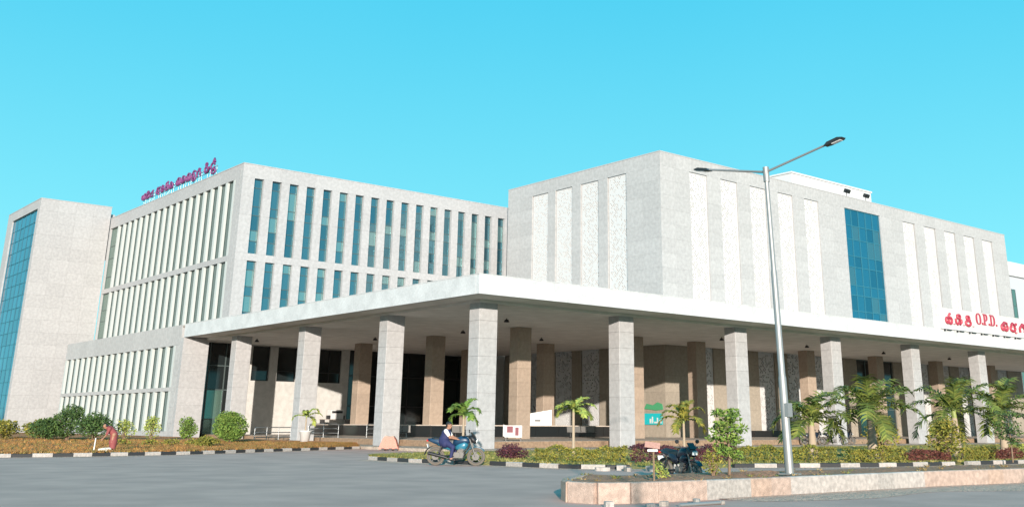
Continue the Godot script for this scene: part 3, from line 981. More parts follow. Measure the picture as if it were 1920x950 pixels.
func signs() -> void:
	# roof lettering on the parapet of the slot window block
	var at := N(31.3, 20.17, -95.1)
	var o := thing("roof_sign", "purple Telugu roof lettering standing on the parapet of the fin facade", "sign", at)
	var frame := begin()
	var words := [["a", "kha", "la"], ["bha", "ra", "ti", "ya"], ["va", "p", "va", "jna", "ga"], ["sam", "stha"]]
	var z := 0.0
	var hs := [0.95, 1.0, 1.1, 1.25]
	for k in words.size():
		for w in words[k]:
			var h: float = hs[k]
			var wd := 1.16 if k < 2 else (1.25 if k == 2 else 1.42)
			letter(o, w, Transform3D(LEFTWARD, Vector3(-0.05, 0.5, z)), wd * 0.9, h * 0.85, 0.1, M.purple)
			tube(frame, [Vector3(0.12, 0, z + wd * 0.3), Vector3(0.12, 1.0, z + wd * 0.3)], [0.025, 0.025], 5)
			tube(frame, [Vector3(0.12, 0, z + wd * 0.75), Vector3(0.12, 1.0, z + wd * 0.75)], [0.025, 0.025], 5)
			z += wd
		z += 0.62
	tube(frame, [Vector3(0.1, 0.55, 0), Vector3(0.1, 0.55, z - 0.7)], [0.03, 0.03], 5)
	tube(frame, [Vector3(0.1, 0.85, 0), Vector3(0.1, 0.85, z - 0.7)], [0.03, 0.03], 5)
	part(o, "support_frame", frame, M.steel)

	# board on the canopy edge
	at = N(66.3, 7.78, -37.22)
	o = thing("entrance_sign", "white board with red O.P.D. lettering on the canopy edge", "sign", at)
	var t := begin()
	box2(t, Vector3(0, 0, -0.1), Vector3(16.5, 1.62, 0))
	part(o, "board", t, M.sign_white)
	t = begin()
	for p in [Vector3(0, 0, 0), Vector3(0, 1.6, 0)]: box2(t, p + Vector3(0, 0, -0.11), p + Vector3(16.5, 0.04, 0.03))
	box2(t, Vector3(-0.04, 0, -0.11), Vector3(0.0, 1.64, 0.03))
	part(o, "border", t, M.sign_white)
	t = begin()
	for i in 9:
		box2(t, Vector3(0.5 + 1.9 * i, -0.16, -0.3), Vector3(0.58 + 1.9 * i, 0.0, 0.05))
		box2(t, Vector3(0.9 + 1.9 * i, -0.1, -0.05), Vector3(1.5 + 1.9 * i, -0.02, 0.04))
	part(o, "bracket", t, M.dark_metal)
	var x := 0.65
	for g in ["o", "dot", "pi", "dot", "di", "dot"]:
		letter(o, g, Transform3D(Basis(), Vector3(x, 0.42, 0.05)), 1.05, 0.8, 0.11, M.red)
		x += 0.28 if g == "dot" else 1.2
	x += 0.3
	x += typed(o, "O.P.D.", Transform3D(Basis(), Vector3(x, 0.36, 0.04)), 0.9, M.red)
	x += 0.55
	for g in ["va", "bha", "ga"]:
		letter(o, g, Transform3D(Basis(), Vector3(x, 0.42, 0.05)), 1.25, 0.85, 0.12, M.red)
		x += 1.55

	# teal sign on the wall beside the entrance corner
	at = N(54.1, 1.3, -51.72)
	o = thing("wall_sign", "teal and green sign with white marks on the warm tinted stone wall below the canopy", "sign", at)
	t = begin(); box2(t, Vector3(-0.1, 0.15, -2.35), Vector3(-0.02, 1.0, -0.2)); part(o, "teal_panel", t, M.teal_sign)
	t = begin()
	plate(t, [Vector2(-2.2, 1.35), Vector2(-1.9, 1.75), Vector2(-1.2, 1.62), Vector2(-0.7, 1.85), Vector2(-0.2, 1.7), Vector2(-0.1, 1.3), Vector2(-0.8, 1.22), Vector2(-1.5, 1.3)], 0.02, 0.08, Transform3D(LEFTWARD, Vector3.ZERO))
	part(o, "green_panel", t, M.green_sign)
	t = begin()
	for p in [[-1.55, 0.25, 0.16, 0.34], [-1.3, 0.25, 0.12, 0.5], [-1.05, 0.25, 0.3, 0.12], [-0.75, 0.25, 0.12, 0.42], [-0.5, 0.25, 0.25, 0.25]]:
		box2(t, Vector3(-0.12, p[1], p[0]), Vector3(-0.1, p[1] + p[3], p[0] + p[2]))
	part(o, "white_mark", t, M.sign_white)

	# little post sign in the median bed
	o = thing("post_sign", "small pink and white board on a thin dark post in the median bed", "sign", Vector3(15.3, 0.33, -14.95), deg_to_rad(-42))
	t = begin(); tube(t, [Vector3(0, -0.1, 0), Vector3(0, 0.68, 0)], [0.022, 0.022], 6); part(o, "post", t, M.bark)
	t = begin(); box(t, Vector3(-0.02, 0.66, 0.03), Vector3(0.3, 0.11, 0.02), Basis(Vector3.BACK, -0.12)); part(o, "board", t, M.pink_board)
	t = begin(); box(t, Vector3(-0.02, 0.56, 0.032), Vector3(0.2, 0.04, 0.02)); part(o, "lower_board", t, M.sign_white)

	# red and white stand before the inner column
	o = thing("notice_stand", "red and white notice box on legs before a tan column", "stand", Vector3(37.6, 0.492, -47.75), deg_to_rad(-40))
	o.scale = Vector3.ONE * 0.72
	t = begin(); box2(t, Vector3(-0.6, 0.28, -0.25), Vector3(0.75, 1.15, 0.2)); part(o, "cabinet", t, M.sign_white)
	t = begin(); box2(t, Vector3(-0.42, 0.62, 0.2), Vector3(0.05, 1.1, 0.23)); box2(t, Vector3(0.22, 0.4, 0.2), Vector3(0.5, 1.02, 0.23)); part(o, "red_panel", t, M.red_deep)
	t = begin(); box2(t, Vector3(-0.72, 0.35, -0.2), Vector3(-0.62, 1.2, 0.25)); part(o, "side_board", t, M.cloth_white)
	t = begin()
	for p in [Vector2(-0.5, 0.1), Vector2(0.65, 0.1), Vector2(-0.5, -0.2), Vector2(0.65, -0.2)]: box2(t, Vector3(p.x - 0.04, 0, p.y - 0.04), Vector3(p.x + 0.04, 0.29, p.y + 0.04))
	part(o, "leg", t, M.black)

	# white leaning board on the platform
	o = thing("display_board", "white display board with a dark printed block standing near pierced screens", "board", N(46.3, 1.33, -55.9), deg_to_rad(-35))
	t = begin(); plate(t, [Vector2(-0.85, 0), Vector2(0.95, 0), Vector2(0.95, 1.15), Vector2(-0.85, 0.85)], -0.03, 0.03); part(o, "board", t, M.sign_white)
	t = begin(); box2(t, Vector3(-0.35, 0.28, 0.03), Vector3(0.1, 0.42, 0.04)); part(o, "printed_block", t, M.black)

# ------------------------------------------------------------------ street furniture and small things
func street_lamp(label: String, at: Vector3, lean: Vector3) -> Node3D:
	var o := thing("street_lamp", label, "street lamp", at, 0.0, "street lamps of the drive")
	var H := 6.95
	var t := begin()
	tube(t, [Vector3(0, -0.2, 0), lean * 0.3 + Vector3(0, H * 0.3, 0), lean * 0.31 + Vector3(0, H * 0.31, 0), lean * 0.65 + Vector3(0, H * 0.65, 0), lean * 0.66 + Vector3(0, H * 0.66, 0), lean + Vector3(0, H, 0)], [0.1, 0.092, 0.078, 0.072, 0.058, 0.052], 14)
	part(o, "pole", t, M.galv)
	t = begin(); box(t, Vector3(0, 0.02, 0), Vector3(0.36, 0.03, 0.36)); part(o, "base_plate", t, M.galv)
	t = begin(); tube(t, [lean * 0.97 + Vector3(0, H * 0.965, 0), lean + Vector3(0, H + 0.12, 0)], [0.075, 0.075], 12); part(o, "collar", t, M.galv)
	for s in [-1.0, 1.0]:
		var a := lean + Vector3(0, H, 0)
		var e := a + Vector3(0.07 * s, 0.36, 1.75 * s)
		t = begin(); tube(t, [a, e], [0.03, 0.026], 8)
		var arm := part(o, "arm", t, M.galv)
		t = begin()
		var b := Basis(Vector3.UP, atan2(0.07, 1.75) + (0.0 if s > 0 else PI)) * Basis(Vector3.RIGHT, -0.2)
		var head := Transform3D(b, e)
		plate(t, [Vector2(-0.05, -0.03), Vector2(0.1, -0.045), Vector2(0.42, -0.045), Vector2(0.47, -0.015), Vector2(0.34, 0.035), Vector2(0.05, 0.03)], -0.085, 0.085, head * Transform3D(Basis(Vector3.UP, -PI / 2), Vector3.ZERO))
		var hd := part(o, "lamp_head", t, M.dark_metal)
		t = begin(); box(t, head * Vector3(0, -0.05, 0.27), Vector3(0.11, 0.012, 0.24), b); part(hd, "lamp_glass", t, M.lens)
	t = begin(); box(t, lean * 0.24 + Vector3(0.0, H * 0.2, 0.11), Vector3(0.16, 0.3, 0.1)); part(o, "junction_box", t, M.galv)
	return o

func railing(label: String, at: Vector3, turn: float, len: float, tall: float) -> void:
	var o := thing("railing", label, "railing", at, turn, "steel railings by the white wall")
	for y in [tall, tall * 0.66, tall * 0.33]:
		var t := begin()
		var e: float = minf(0.18, y * 0.5)
		tube(t, [Vector3(-len / 2 + 0.02, y - e, 0), Vector3(-len / 2 + 0.06, y - e * 0.3, 0), Vector3(-len / 2 + e, y, 0), Vector3(len / 2 - e, y, 0), Vector3(len / 2 - 0.06, y - e * 0.3, 0), Vector3(len / 2 - 0.02, y - e, 0)], [0.03, 0.03, 0.03, 0.03, 0.03, 0.03], 7)
		part(o, "rail", t, M.steel)
	var n := maxi(2, roundi(len / 0.9))
	for i in n + 1:
		var t := begin()
		var x := lerpf(-len / 2 + 0.03, len / 2 - 0.03, float(i) / n)
		tube(t, [Vector3(x, 0, 0), Vector3(x, tall - (0.1 if i == 0 or i == n else 0.0), 0)], [0.028, 0.028], 7)
		part(o, "post", t, M.steel)

func steel_bench(label: String, at: Vector3, turn: float) -> void:
	var o := thing("waiting_bench", label, "bench", at, turn, "steel waiting benches under the canopy")
	var t := begin(); tube(t, [Vector3(-1.1, 0.34, 0), Vector3(1.1, 0.34, 0)], [0.035, 0.035], 6); part(o, "beam", t, M.dark_metal)
	for i in 4:
		var x := -0.83 + 0.55 * i
		t = begin(); plate(t, [Vector2(0.24, 0.4), Vector2(-0.2, 0.37), Vector2(-0.3, 0.78), Vector2(-0.33, 0.78), Vector2(-0.23, 0.34), Vector2(0.24, 0.37)], x - 0.25, x + 0.25, Transform3D(Basis(Vector3.UP, -PI / 2), Vector3.ZERO)); part(o, "seat_shell", t, M.alloy)
	for s in [-0.9, 0.9]:
		t = begin(); tube(t, [Vector3(s, 0.34, 0), Vector3(s, 0.04, 0)], [0.03, 0.03], 6); tube(t, [Vector3(s, 0.03, -0.25), Vector3(s, 0.03, 0.25)], [0.03, 0.03], 6); part(o, "leg", t, M.dark_metal)

func road_barrier() -> void:
	var o := thing("road_barrier", "faded pink plastic road barrier before a column by the kerb end", "barrier", Vector3(31.2, 0.0, -50.3), deg_to_rad(-45))
	var t := begin()
	plate(t, [Vector2(-0.55, 0.08), Vector2(0.55, 0.08), Vector2(0.46, 0.25), Vector2(0.36, 0.55), Vector2(0.26, 0.68), Vector2(-0.28, 0.68), Vector2(-0.38, 0.52), Vector2(-0.48, 0.25)], -0.22, 0.22)
	part(o, "shell", t, M.pink)
	for x in [-0.2, 0.0, 0.2]:
		t = begin(); box(t, Vector3(x, 0.38, 0.225), Vector3(0.05, 0.45, 0.03)); part(o, "rib", t, M.pink)
	for x in [-0.3, 0.12, 0.42]:
		t = begin(); box(t, Vector3(x, 0.06, 0.0), Vector3(0.16, 0.12, 0.48)); part(o, "foot", t, M.black)
	t = begin(); plate(t, [Vector2(-0.3, 0.69), Vector2(0.28, 0.69), Vector2(0.22, 0.75), Vector2(0.05, 0.72), Vector2(-0.2, 0.76)], -0.15, 0.15); part(o, "cover_cloth", t, M.peach)

func rubble() -> void:
	var spots := [[24.1, -25.0, 0.3], [23.7, -24.3, 1.0], [24.6, -24.2, 0.2], [23.2, -24.9, 2.0], [25.2, -24.3, 0.6], [13.55, -13.35, 0.5], [13.1, -13.9, 1.3], [14.1, -13.55, 0.1], [14.9, -13.5, 0.9], [24.3, -23.6, 2.2]]
	for k in spots.size():
		var s: Array = spots[k]
		var near: bool = s[1] > -15.0
		var o := thing("broken_kerb_block", "loose broken concrete block at the foot of the peach median wall" if near else "loose broken concrete block on the road edge by the kerb gap", "concrete block", Vector3(s[0], 0, s[1]), s[2], "loose blocks by the median" if near else "loose blocks by the kerb gap")
		var t := begin()
		var f := 0.55 if near else 1.0
		var ring := []
		for i in 7:
			var a := TAU * i / 7
			ring.append(Vector2(cos(a) * 0.26 * rng.randf_range(0.75, 1.1), sin(a) * 0.13 * rng.randf_range(0.8, 1.1)) * f)
		prism(t, ring, -0.02, 0.15 * f * rng.randf_range(0.7, 1.2))
		part(o, "block", t, [M.paint_white, M.concrete, M.paint_white_b][k % 3])
	var p := thing("steel_pipe", "thin grey pipe lying on the road along the median wall", "pipe", Vector3(14.75, 0.03, -13.25), deg_to_rad(-2))
	var t := begin(); tube(t, [Vector3(-0.55, 0, 0), Vector3(0.55, 0.0, 0)], [0.03, 0.03], 8); part(p, "tube", t, M.galv)
	t = begin(); tube(t, [Vector3(0.5, 0, 0), Vector3(0.58, 0.0, 0)], [0.04, 0.04], 8); part(p, "end_sleeve", t, M.concrete)

func desk() -> void:
	var o := thing("desk", "grey desk against the white wall beside the lobby", "desk", N(39.6, 1.33, -71.6))
	var t := begin(); box2(t, Vector3(-1.3, 0.34, -0.4), Vector3(1.3, 0.4, 0.4)); part(o, "desk_top", t, M.concrete)
	for x in [-1.2, 1.2]:
		t = begin(); box2(t, Vector3(x - 0.05, 0, -0.35), Vector3(x + 0.05, 0.34, 0.35)); part(o, "leg", t, M.dark_metal)
	var b := thing("machine_box", "white box with a dark slot standing on the grey desk", "machine", N(39.6, 1.33, -71.6) + Vector3(0, 0.4, 0))
	t = begin(); box2(t, Vector3(-0.6, 0, -0.3), Vector3(0.6, 0.75, 0.3)); part(b, "body", t, M.sign_white)
	t = begin(); box2(t, Vector3(-0.5, 0.48, 0.3), Vector3(0.5, 0.66, 0.32)); part(b, "slot", t, M.black)
	for x in [-0.7, 0.66]:
		t = begin(); box2(t, Vector3(x - 0.06, 0, -0.2), Vector3(x + 0.1, 0.3, 0.25)); part(b, "side_tray", t, M.black)

# ------------------------------------------------------------------ motorcycle (x forward, about 2 m long)
func wheel(o: Node3D, x: float, r: float) -> void:
	var t := begin(); torus(t, Vector3(x, r, 0), r - 0.045, 0.045, 0.05, 28, 8)
	var w := part(o, "wheel", t, M.tyre_dusty)
	t = begin(); torus(t, Vector3(x, r, 0), r - 0.1, 0.018, 0.04, 28, 6); part(w, "rim", t, M.alloy)
	for k in 5:
		var a := TAU * k / 5 + 0.3
		t = begin(); tube(t, [Vector3(x + cos(a) * 0.03, r + sin(a) * 0.03, 0), Vector3(x + cos(a) * (r - 0.1), r + sin(a) * (r - 0.1), 0)], [0.03, 0.018], 5); part(w, "spoke", t, M.alloy)
	t = begin(); tube(t, [Vector3(x, r, -0.09), Vector3(x, r, 0.09)], [0.055, 0.055], 10); part(w, "hub", t, M.alloy)
	t = begin(); tube(t, [Vector3(x, r, 0.06), Vector3(x, r, 0.07)], [0.12, 0.12], 16); part(w, "brake_disc", t, M.alloy)

func motorcycle(label: String, at: Vector3, turn: float, main: Material, trim: Material, group := "") -> Node3D:
	var o := thing("motorcycle", label, "motorcycle", at, turn, group)
	wheel(o, -0.68, 0.31); wheel(o, 0.68, 0.31)
	var t := begin()
	tube(t, [Vector3(0.5, 0.86, 0), Vector3(0.2, 0.72, 0), Vector3(-0.25, 0.7, 0), Vector3(-0.75, 0.78, 0)], [0.03, 0.03, 0.028, 0.02], 7)
	tube(t, [Vector3(0.48, 0.82, 0), Vector3(0.32, 0.38, 0), Vector3(-0.1, 0.3, 0), Vector3(-0.22, 0.6, 0)], [0.025, 0.025, 0.025, 0.022], 7)
	for s in [-1, 1]: tube(t, [Vector3(-0.15, 0.36, 0.09 * s), Vector3(-0.68, 0.31, 0.1 * s)], [0.026, 0.022], 6)
	for s in [-1, 1]: tube(t, [Vector3(-0.58, 0.36, 0.11 * s), Vector3(-0.46, 0.68, 0.1 * s)], [0.028, 0.028], 7)
	part(o, "frame", t, M.dark_metal)
	t = begin()
	for s in [-1, 1]: tube(t, [Vector3(0.68, 0.31, 0.09 * s), Vector3(0.47, 0.92, 0.08 * s)], [0.03, 0.024], 7)
	part(o, "fork", t, M.alloy)
	t = begin()
	box(t, Vector3(0.1, 0.36, 0), Vector3(0.36, 0.2, 0.24)); box(t, Vector3(0.17, 0.52, 0), Vector3(0.16, 0.2, 0.16), Basis(Vector3.BACK, -0.35))
	for k in 4: box(t, Vector3(0.19 + 0.012 * k, 0.45 + 0.045 * k, 0), Vector3(0.21, 0.012, 0.21), Basis(Vector3.BACK, -0.35))
	tube(t, [Vector3(0.08, 0.37, -0.16), Vector3(0.08, 0.37, 0.16)], [0.1, 0.1], 12)
	part(o, "engine", t, M.alloy)
	# tank: lathe-like loft along x
	t = begin(true)
	loft(t, [[0.45, 0.84, 0.05, 0.06], [0.36, 0.87, 0.13, 0.1], [0.2, 0.87, 0.165, 0.125], [0.03, 0.82, 0.14, 0.1], [-0.1, 0.77, 0.1, 0.06]])
	part(o, "fuel_tank", t, main)
	t = begin(true); loft(t, [[0.4, 0.72, 0.05, 0.06], [0.3, 0.7, 0.18, 0.13], [0.12, 0.66, 0.165, 0.1], [-0.02, 0.62, 0.06, 0.05]]); part(o, "tank_shroud", t, trim)
	t = begin(true); loft(t, [[-0.02, 0.8, 0.1, 0.03], [-0.15, 0.79, 0.14, 0.045], [-0.42, 0.82, 0.14, 0.045], [-0.7, 0.88, 0.1, 0.045], [-0.84, 0.91, 0.05, 0.025]]); part(o, "seat", t, M.black)
	t = begin(true); loft(t, [[-0.08, 0.64, 0.1, 0.05], [-0.2, 0.66, 0.15, 0.1], [-0.42, 0.72, 0.14, 0.07], [-0.62, 0.8, 0.1, 0.05]]); part(o, "side_panel", t, trim)
	t = begin(true); loft(t, [[-0.4, 0.76, 0.1, 0.05], [-0.62, 0.82, 0.12, 0.06], [-0.85, 0.87, 0.07, 0.045], [-0.98, 0.89, 0.03, 0.03]])
	var tail := part(o, "tail", t, main)
	t = begin(); box(t, Vector3(-0.97, 0.86, 0), Vector3(0.05, 0.06, 0.12)); part(tail, "tail_light", t, M.red_lens)
	t = begin(true); loft(t, [[0.7, 0.86, 0.05, 0.06], [0.64, 0.87, 0.12, 0.13], [0.54, 0.93, 0.13, 0.14], [0.44, 0.98, 0.07, 0.08]])
	var nose := part(o, "head_fairing", t, M.black)
	t = begin(); box(t, Vector3(0.71, 0.86, 0), Vector3(0.03, 0.1, 0.14), Basis(Vector3.BACK, -0.3)); part(nose, "headlight", t, M.lens)
	t = begin(); plate(t, [Vector2(0.62, 0.98), Vector2(0.66, 0.98), Vector2(0.5, 1.16), Vector2(0.48, 1.15)], -0.1, 0.1); part(nose, "windscreen", t, M.glass_dark)
	t = begin()
	tube(t, [Vector3(0.3, 1.02, -0.36), Vector3(0.4, 1.02, -0.2), Vector3(0.45, 0.98, 0), Vector3(0.4, 1.02, 0.2), Vector3(0.3, 1.02, 0.36)], [0.016, 0.014, 0.016, 0.014, 0.016], 7)
	var bar := part(o, "handlebar", t, M.dark_metal)
	for s in [-1, 1]:
		t = begin(); tube(t, [Vector3(0.29, 1.02, 0.37 * s), Vector3(0.34, 1.02, 0.27 * s)], [0.022, 0.022], 7); part(bar, "grip", t, M.rubber)
		t = begin(); tube(t, [Vector3(0.39, 1.02, 0.22 * s), Vector3(0.36, 1.17, 0.3 * s)], [0.007, 0.007], 5); tube(t, [Vector3(0.35, 1.19, 0.32 * s), Vector3(0.375, 1.19, 0.32 * s)], [0.06, 0.055], 10); part(bar, "mirror", t, M.black)
	for d in [[0.68, 0.32, 160.0, 35.0], [-0.68, 0.36, 170.0, 60.0]]:
		t = begin()
		for k in 7:
			var a := deg_to_rad(lerpf(d[2], d[3], (k + 0.5) / 7))
			box(t, Vector3(d[0] + cos(a) * (d[1] + 0.02), 0.31 + sin(a) * (d[1] + 0.02), 0), Vector3(0.012, 0.12, 0.15), Basis(Vector3.BACK, a))
		part(o, "mudguard", t, M.black if d[0] < 0 else trim)
	t = begin(); tube(t, [Vector3(0.3, 0.42, 0.1), Vector3(0.26, 0.22, 0.14), Vector3(-0.1, 0.2, 0.16), Vector3(-0.35, 0.3, 0.17), Vector3(-0.9, 0.44, 0.17)], [0.022, 0.022, 0.024, 0.05, 0.055], 9); part(o, "exhaust", t, M.dark_metal)
	t = begin(); box(t, Vector3(-0.95, 0.68, 0), Vector3(0.02, 0.14, 0.2), Basis(Vector3.BACK, 0.3)); part(o, "number_plate", t, M.sign_white)
	t = begin(); tube(t, [Vector3(-0.05, 0.3, -0.12), Vector3(-0.12, 0.02, -0.26)], [0.014, 0.012], 6); part(o, "side_stand", t, M.dark_metal)
	for s in [-1, 1]:
		t = begin(); tube(t, [Vector3(-0.05, 0.32, 0.1 * s), Vector3(-0.05, 0.32, 0.24 * s)], [0.016, 0.018], 6); part(o, "footrest", t, M.rubber)
	return o

# superellipse loft along x: rows of [x, y, half height, half width]
func loft(t: SurfaceTool, rows: Array) -> void:
	var n := 12
	var at := func(r: Array, k: int) -> Vector3:
		var a := TAU * k / n
		return Vector3(r[0], r[1] + r[2] * sin(a), r[3] * cos(a))
	for i in rows.size() - 1:
		for k in n:
			quad(t, at.call(rows[i], k), at.call(rows[i], k + 1), at.call(rows[i + 1], k + 1), at.call(rows[i + 1], k))
	for e in [0, rows.size() - 1]:
		var c := Vector3(rows[e][0], rows[e][1], 0)
		for k in n: tri(t, c, at.call(rows[e], k + 1 if e == 0 else k), at.call(rows[e], k if e == 0 else k + 1))

# ------------------------------------------------------------------ people: smooth union of tapered capsules, meshed as surface nets
func flesh(t: SurfaceTool, bones: Array, cell: float, blend: float) -> void:
	var lo := Vector3.INF; var hi := -Vector3.INF
	for b in bones:
		var r: float = maxf(b[2], b[3]) + blend + cell * 2
		for q in [b[0], b[1]]:
			lo = lo.min(q - Vector3.ONE * r); hi = hi.max(q + Vector3.ONE * r)
	var n := Vector3i(((hi - lo) / cell).ceil()) + Vector3i.ONE
	var f := PackedFloat32Array()
	f.resize(n.x * n.y * n.z)
	f.fill(1.0)
	for b in bones:
		var A: Vector3 = b[0]; var B: Vector3 = b[1]; var ra: float = b[2]; var rb: float = b[3]
		var r: float = maxf(ra, rb) + blend + cell * 2
		var p0 := Vector3i(((A.min(B) - Vector3.ONE * r - lo) / cell).floor()).clamp(Vector3i.ZERO, n - Vector3i.ONE)
		var p1 := Vector3i(((A.max(B) + Vector3.ONE * r - lo) / cell).ceil()).clamp(Vector3i.ZERO, n - Vector3i.ONE)
		var ab := B - A
		var l2 := maxf(ab.length_squared(), 1e-8)
		for z in range(p0.z, p1.z + 1):
			for y in range(p0.y, p1.y + 1):
				for x in range(p0.x, p1.x + 1):
					var p := lo + Vector3(x, y, z) * cell
					var s := clampf((p - A).dot(ab) / l2, 0.0, 1.0)
					var d := (p - A - ab * s).length() - lerpf(ra, rb, s)
					var i := (z * n.y + y) * n.x + x
					var g := f[i]
					var h := maxf(blend - absf(d - g), 0.0) / blend
					f[i] = minf(d, g) - h * h * blend * 0.25
	var vert := {}
	var at := func(x: int, y: int, z: int) -> Vector3:
		var key := (z * n.y + y) * n.x + x
		if vert.has(key): return vert[key]
		var sum := Vector3.ZERO; var cnt := 0
		for e in 12:
			var ax := e / 4; var u := e & 1; var v := (e >> 1) & 1
			var c0 := Vector3i(0, u, v) if ax == 0 else (Vector3i(u, 0, v) if ax == 1 else Vector3i(u, v, 0))
			var c1 := c0 + (Vector3i(1, 0, 0) if ax == 0 else (Vector3i(0, 1, 0) if ax == 1 else Vector3i(0, 0, 1)))
			var f0 := f[((z + c0.z) * n.y + y + c0.y) * n.x + x + c0.x]
			var f1 := f[((z + c1.z) * n.y + y + c1.y) * n.x + x + c1.x]
			if (f0 < 0) != (f1 < 0):
				sum += Vector3(c0) + Vector3(c1 - c0) * (f0 / (f0 - f1)); cnt += 1
		var p: Vector3 = lo + (Vector3(x, y, z) + sum / maxi(cnt, 1)) * cell
		vert[key] = p
		return p
	t.set_smooth_group(1)
	for z in range(1, n.z - 1):
		for y in range(1, n.y - 1):
			for x in range(1, n.x - 1):
				var i := (z * n.y + y) * n.x + x
				var a := f[i] < 0
				if a != (f[i + 1] < 0):
					var q := [at.call(x, y - 1, z - 1), at.call(x, y, z - 1), at.call(x, y, z), at.call(x, y - 1, z)]
					if a: quad(t, q[0], q[1], q[2], q[3])
					else: quad(t, q[3], q[2], q[1], q[0])
				if a != (f[i + n.x] < 0):
					var q := [at.call(x - 1, y, z - 1), at.call(x - 1, y, z), at.call(x, y, z), at.call(x, y, z - 1)]
					if a: quad(t, q[0], q[1], q[2], q[3])
					else: quad(t, q[3], q[2], q[1], q[0])
				if a != (f[i + n.x * n.y] < 0):
					var q := [at.call(x - 1, y - 1, z), at.call(x, y - 1, z), at.call(x, y, z), at.call(x - 1, y, z)]
					if a: quad(t, q[0], q[1], q[2], q[3])
					else: quad(t, q[3], q[2], q[1], q[0])

func hand_bones(wrist: Vector3, dir: Vector3, side: Vector3) -> Array:
	var d := dir.normalized()
	var s := (side - d * side.dot(d)).normalized()
	var dn := d.cross(s)
	if dn.y > 0: dn = -dn
	var out := [[wrist, wrist + d * 0.05, 0.024, 0.03], [wrist + d * 0.05 - s * 0.018, wrist + d * 0.085 - s * 0.022, 0.02, 0.016], [wrist + d * 0.05 + s * 0.018, wrist + d * 0.085 + s * 0.022, 0.02, 0.016]]
	for k in 4:
		var root := wrist + d * 0.085 + s * (-0.03 + 0.02 * k)
		var l: float = [0.06, 0.075, 0.08, 0.07][k]
		var mid := root + (d + dn * 0.35).normalized() * l * 0.5
		out.append([root, mid, 0.009, 0.0085])
		out.append([mid, mid + (d * 0.4 + dn).normalized() * l * 0.55, 0.0085, 0.007])
	var th := wrist + d * 0.03 + s * 0.03
	out.append([th, th + (d * 0.6 + s * 0.8).normalized() * 0.04, 0.012, 0.01])
	out.append([th + (d * 0.6 + s * 0.8).normalized() * 0.04, th + (d * 0.6 + s * 0.8).normalized() * 0.04 + (d + dn * 0.4).normalized() * 0.035, 0.01, 0.008])
	return out

func head_bones(c: Vector3, look: Vector3, up: Vector3) -> Array:
	var f := look.normalized(); var s := f.cross(up).normalized(); var u := s.cross(f)
	return [[c + u * 0.03 - f * 0.015, c + u * 0.03 + f * 0.01, 0.092, 0.085], [c - u * 0.03 + f * 0.02, c - u * 0.075 + f * 0.045, 0.065, 0.04],
		[c + u * 0.01 + f * 0.085, c - u * 0.022 + f * 0.108, 0.01, 0.015], [c - u * 0.055 + f * 0.08 - s * 0.018, c - u * 0.055 + f * 0.08 + s * 0.018, 0.012, 0.012],
		[c + s * 0.088, c + s * 0.09 + u * 0.02, 0.018, 0.02], [c - s * 0.088, c - s * 0.09 + u * 0.02, 0.018, 0.02],
		[c + u * 0.03 + f * 0.07 + s * 0.04, c + u * 0.03 + f * 0.07 - s * 0.04, 0.022, 0.022]]

func figure(o: Node3D, j: Dictionary, look: Vector3, skin: Material) -> void:
	# one continuous body surface
	var t := begin(true)
	var b := [[j.hip, j.chest, 0.13, 0.14], [j.chest, j.neck, 0.12, 0.06], [j.neck, j.head, 0.052, 0.055]]
	for s in ["l", "r"]:
		b.append_array([[j.chest, j["sh" + s], 0.09, 0.065], [j["sh" + s], j["el" + s], 0.055, 0.043], [j["el" + s], j["wr" + s], 0.042, 0.028], [j.hip, j["hp" + s], 0.11, 0.1], [j["hp" + s], j["kn" + s], 0.088, 0.06], [j["kn" + s], j["an" + s], 0.058, 0.038], [j["an" + s], j["to" + s], 0.04, 0.032]])
	b.append([j.head, j.head + Vector3(0, 0.02, 0), 0.08, 0.08])
	flesh(t, b, 0.018, 0.05)
	flesh(t, head_bones(j.head, look, (j.head - j.neck as Vector3).normalized()), 0.009, 0.022)
	for s in ["l", "r"]:
		flesh(t, hand_bones(j["wr" + s], j["wr" + s] - j["el" + s], Vector3(0, 0, -1 if s == "l" else 1).cross(Vector3.UP) + Vector3(0, 0.2, 0)), 0.006, 0.008)
	part(o, "body", t, skin)
	var f := look.normalized()
	var u: Vector3 = (j.head - j.neck as Vector3).normalized()
	var sd := f.cross(u).normalized()
	u = sd.cross(f)
	for k in [-1, 1]:
		t = begin(true); flesh(t, [[j.head + u * 0.012 + f * 0.084 + sd * 0.034 * k, j.head + u * 0.012 + f * 0.087 + sd * 0.036 * k, 0.012, 0.012]], 0.006, 0.004)
		part(o, "eye", t, M.hair)

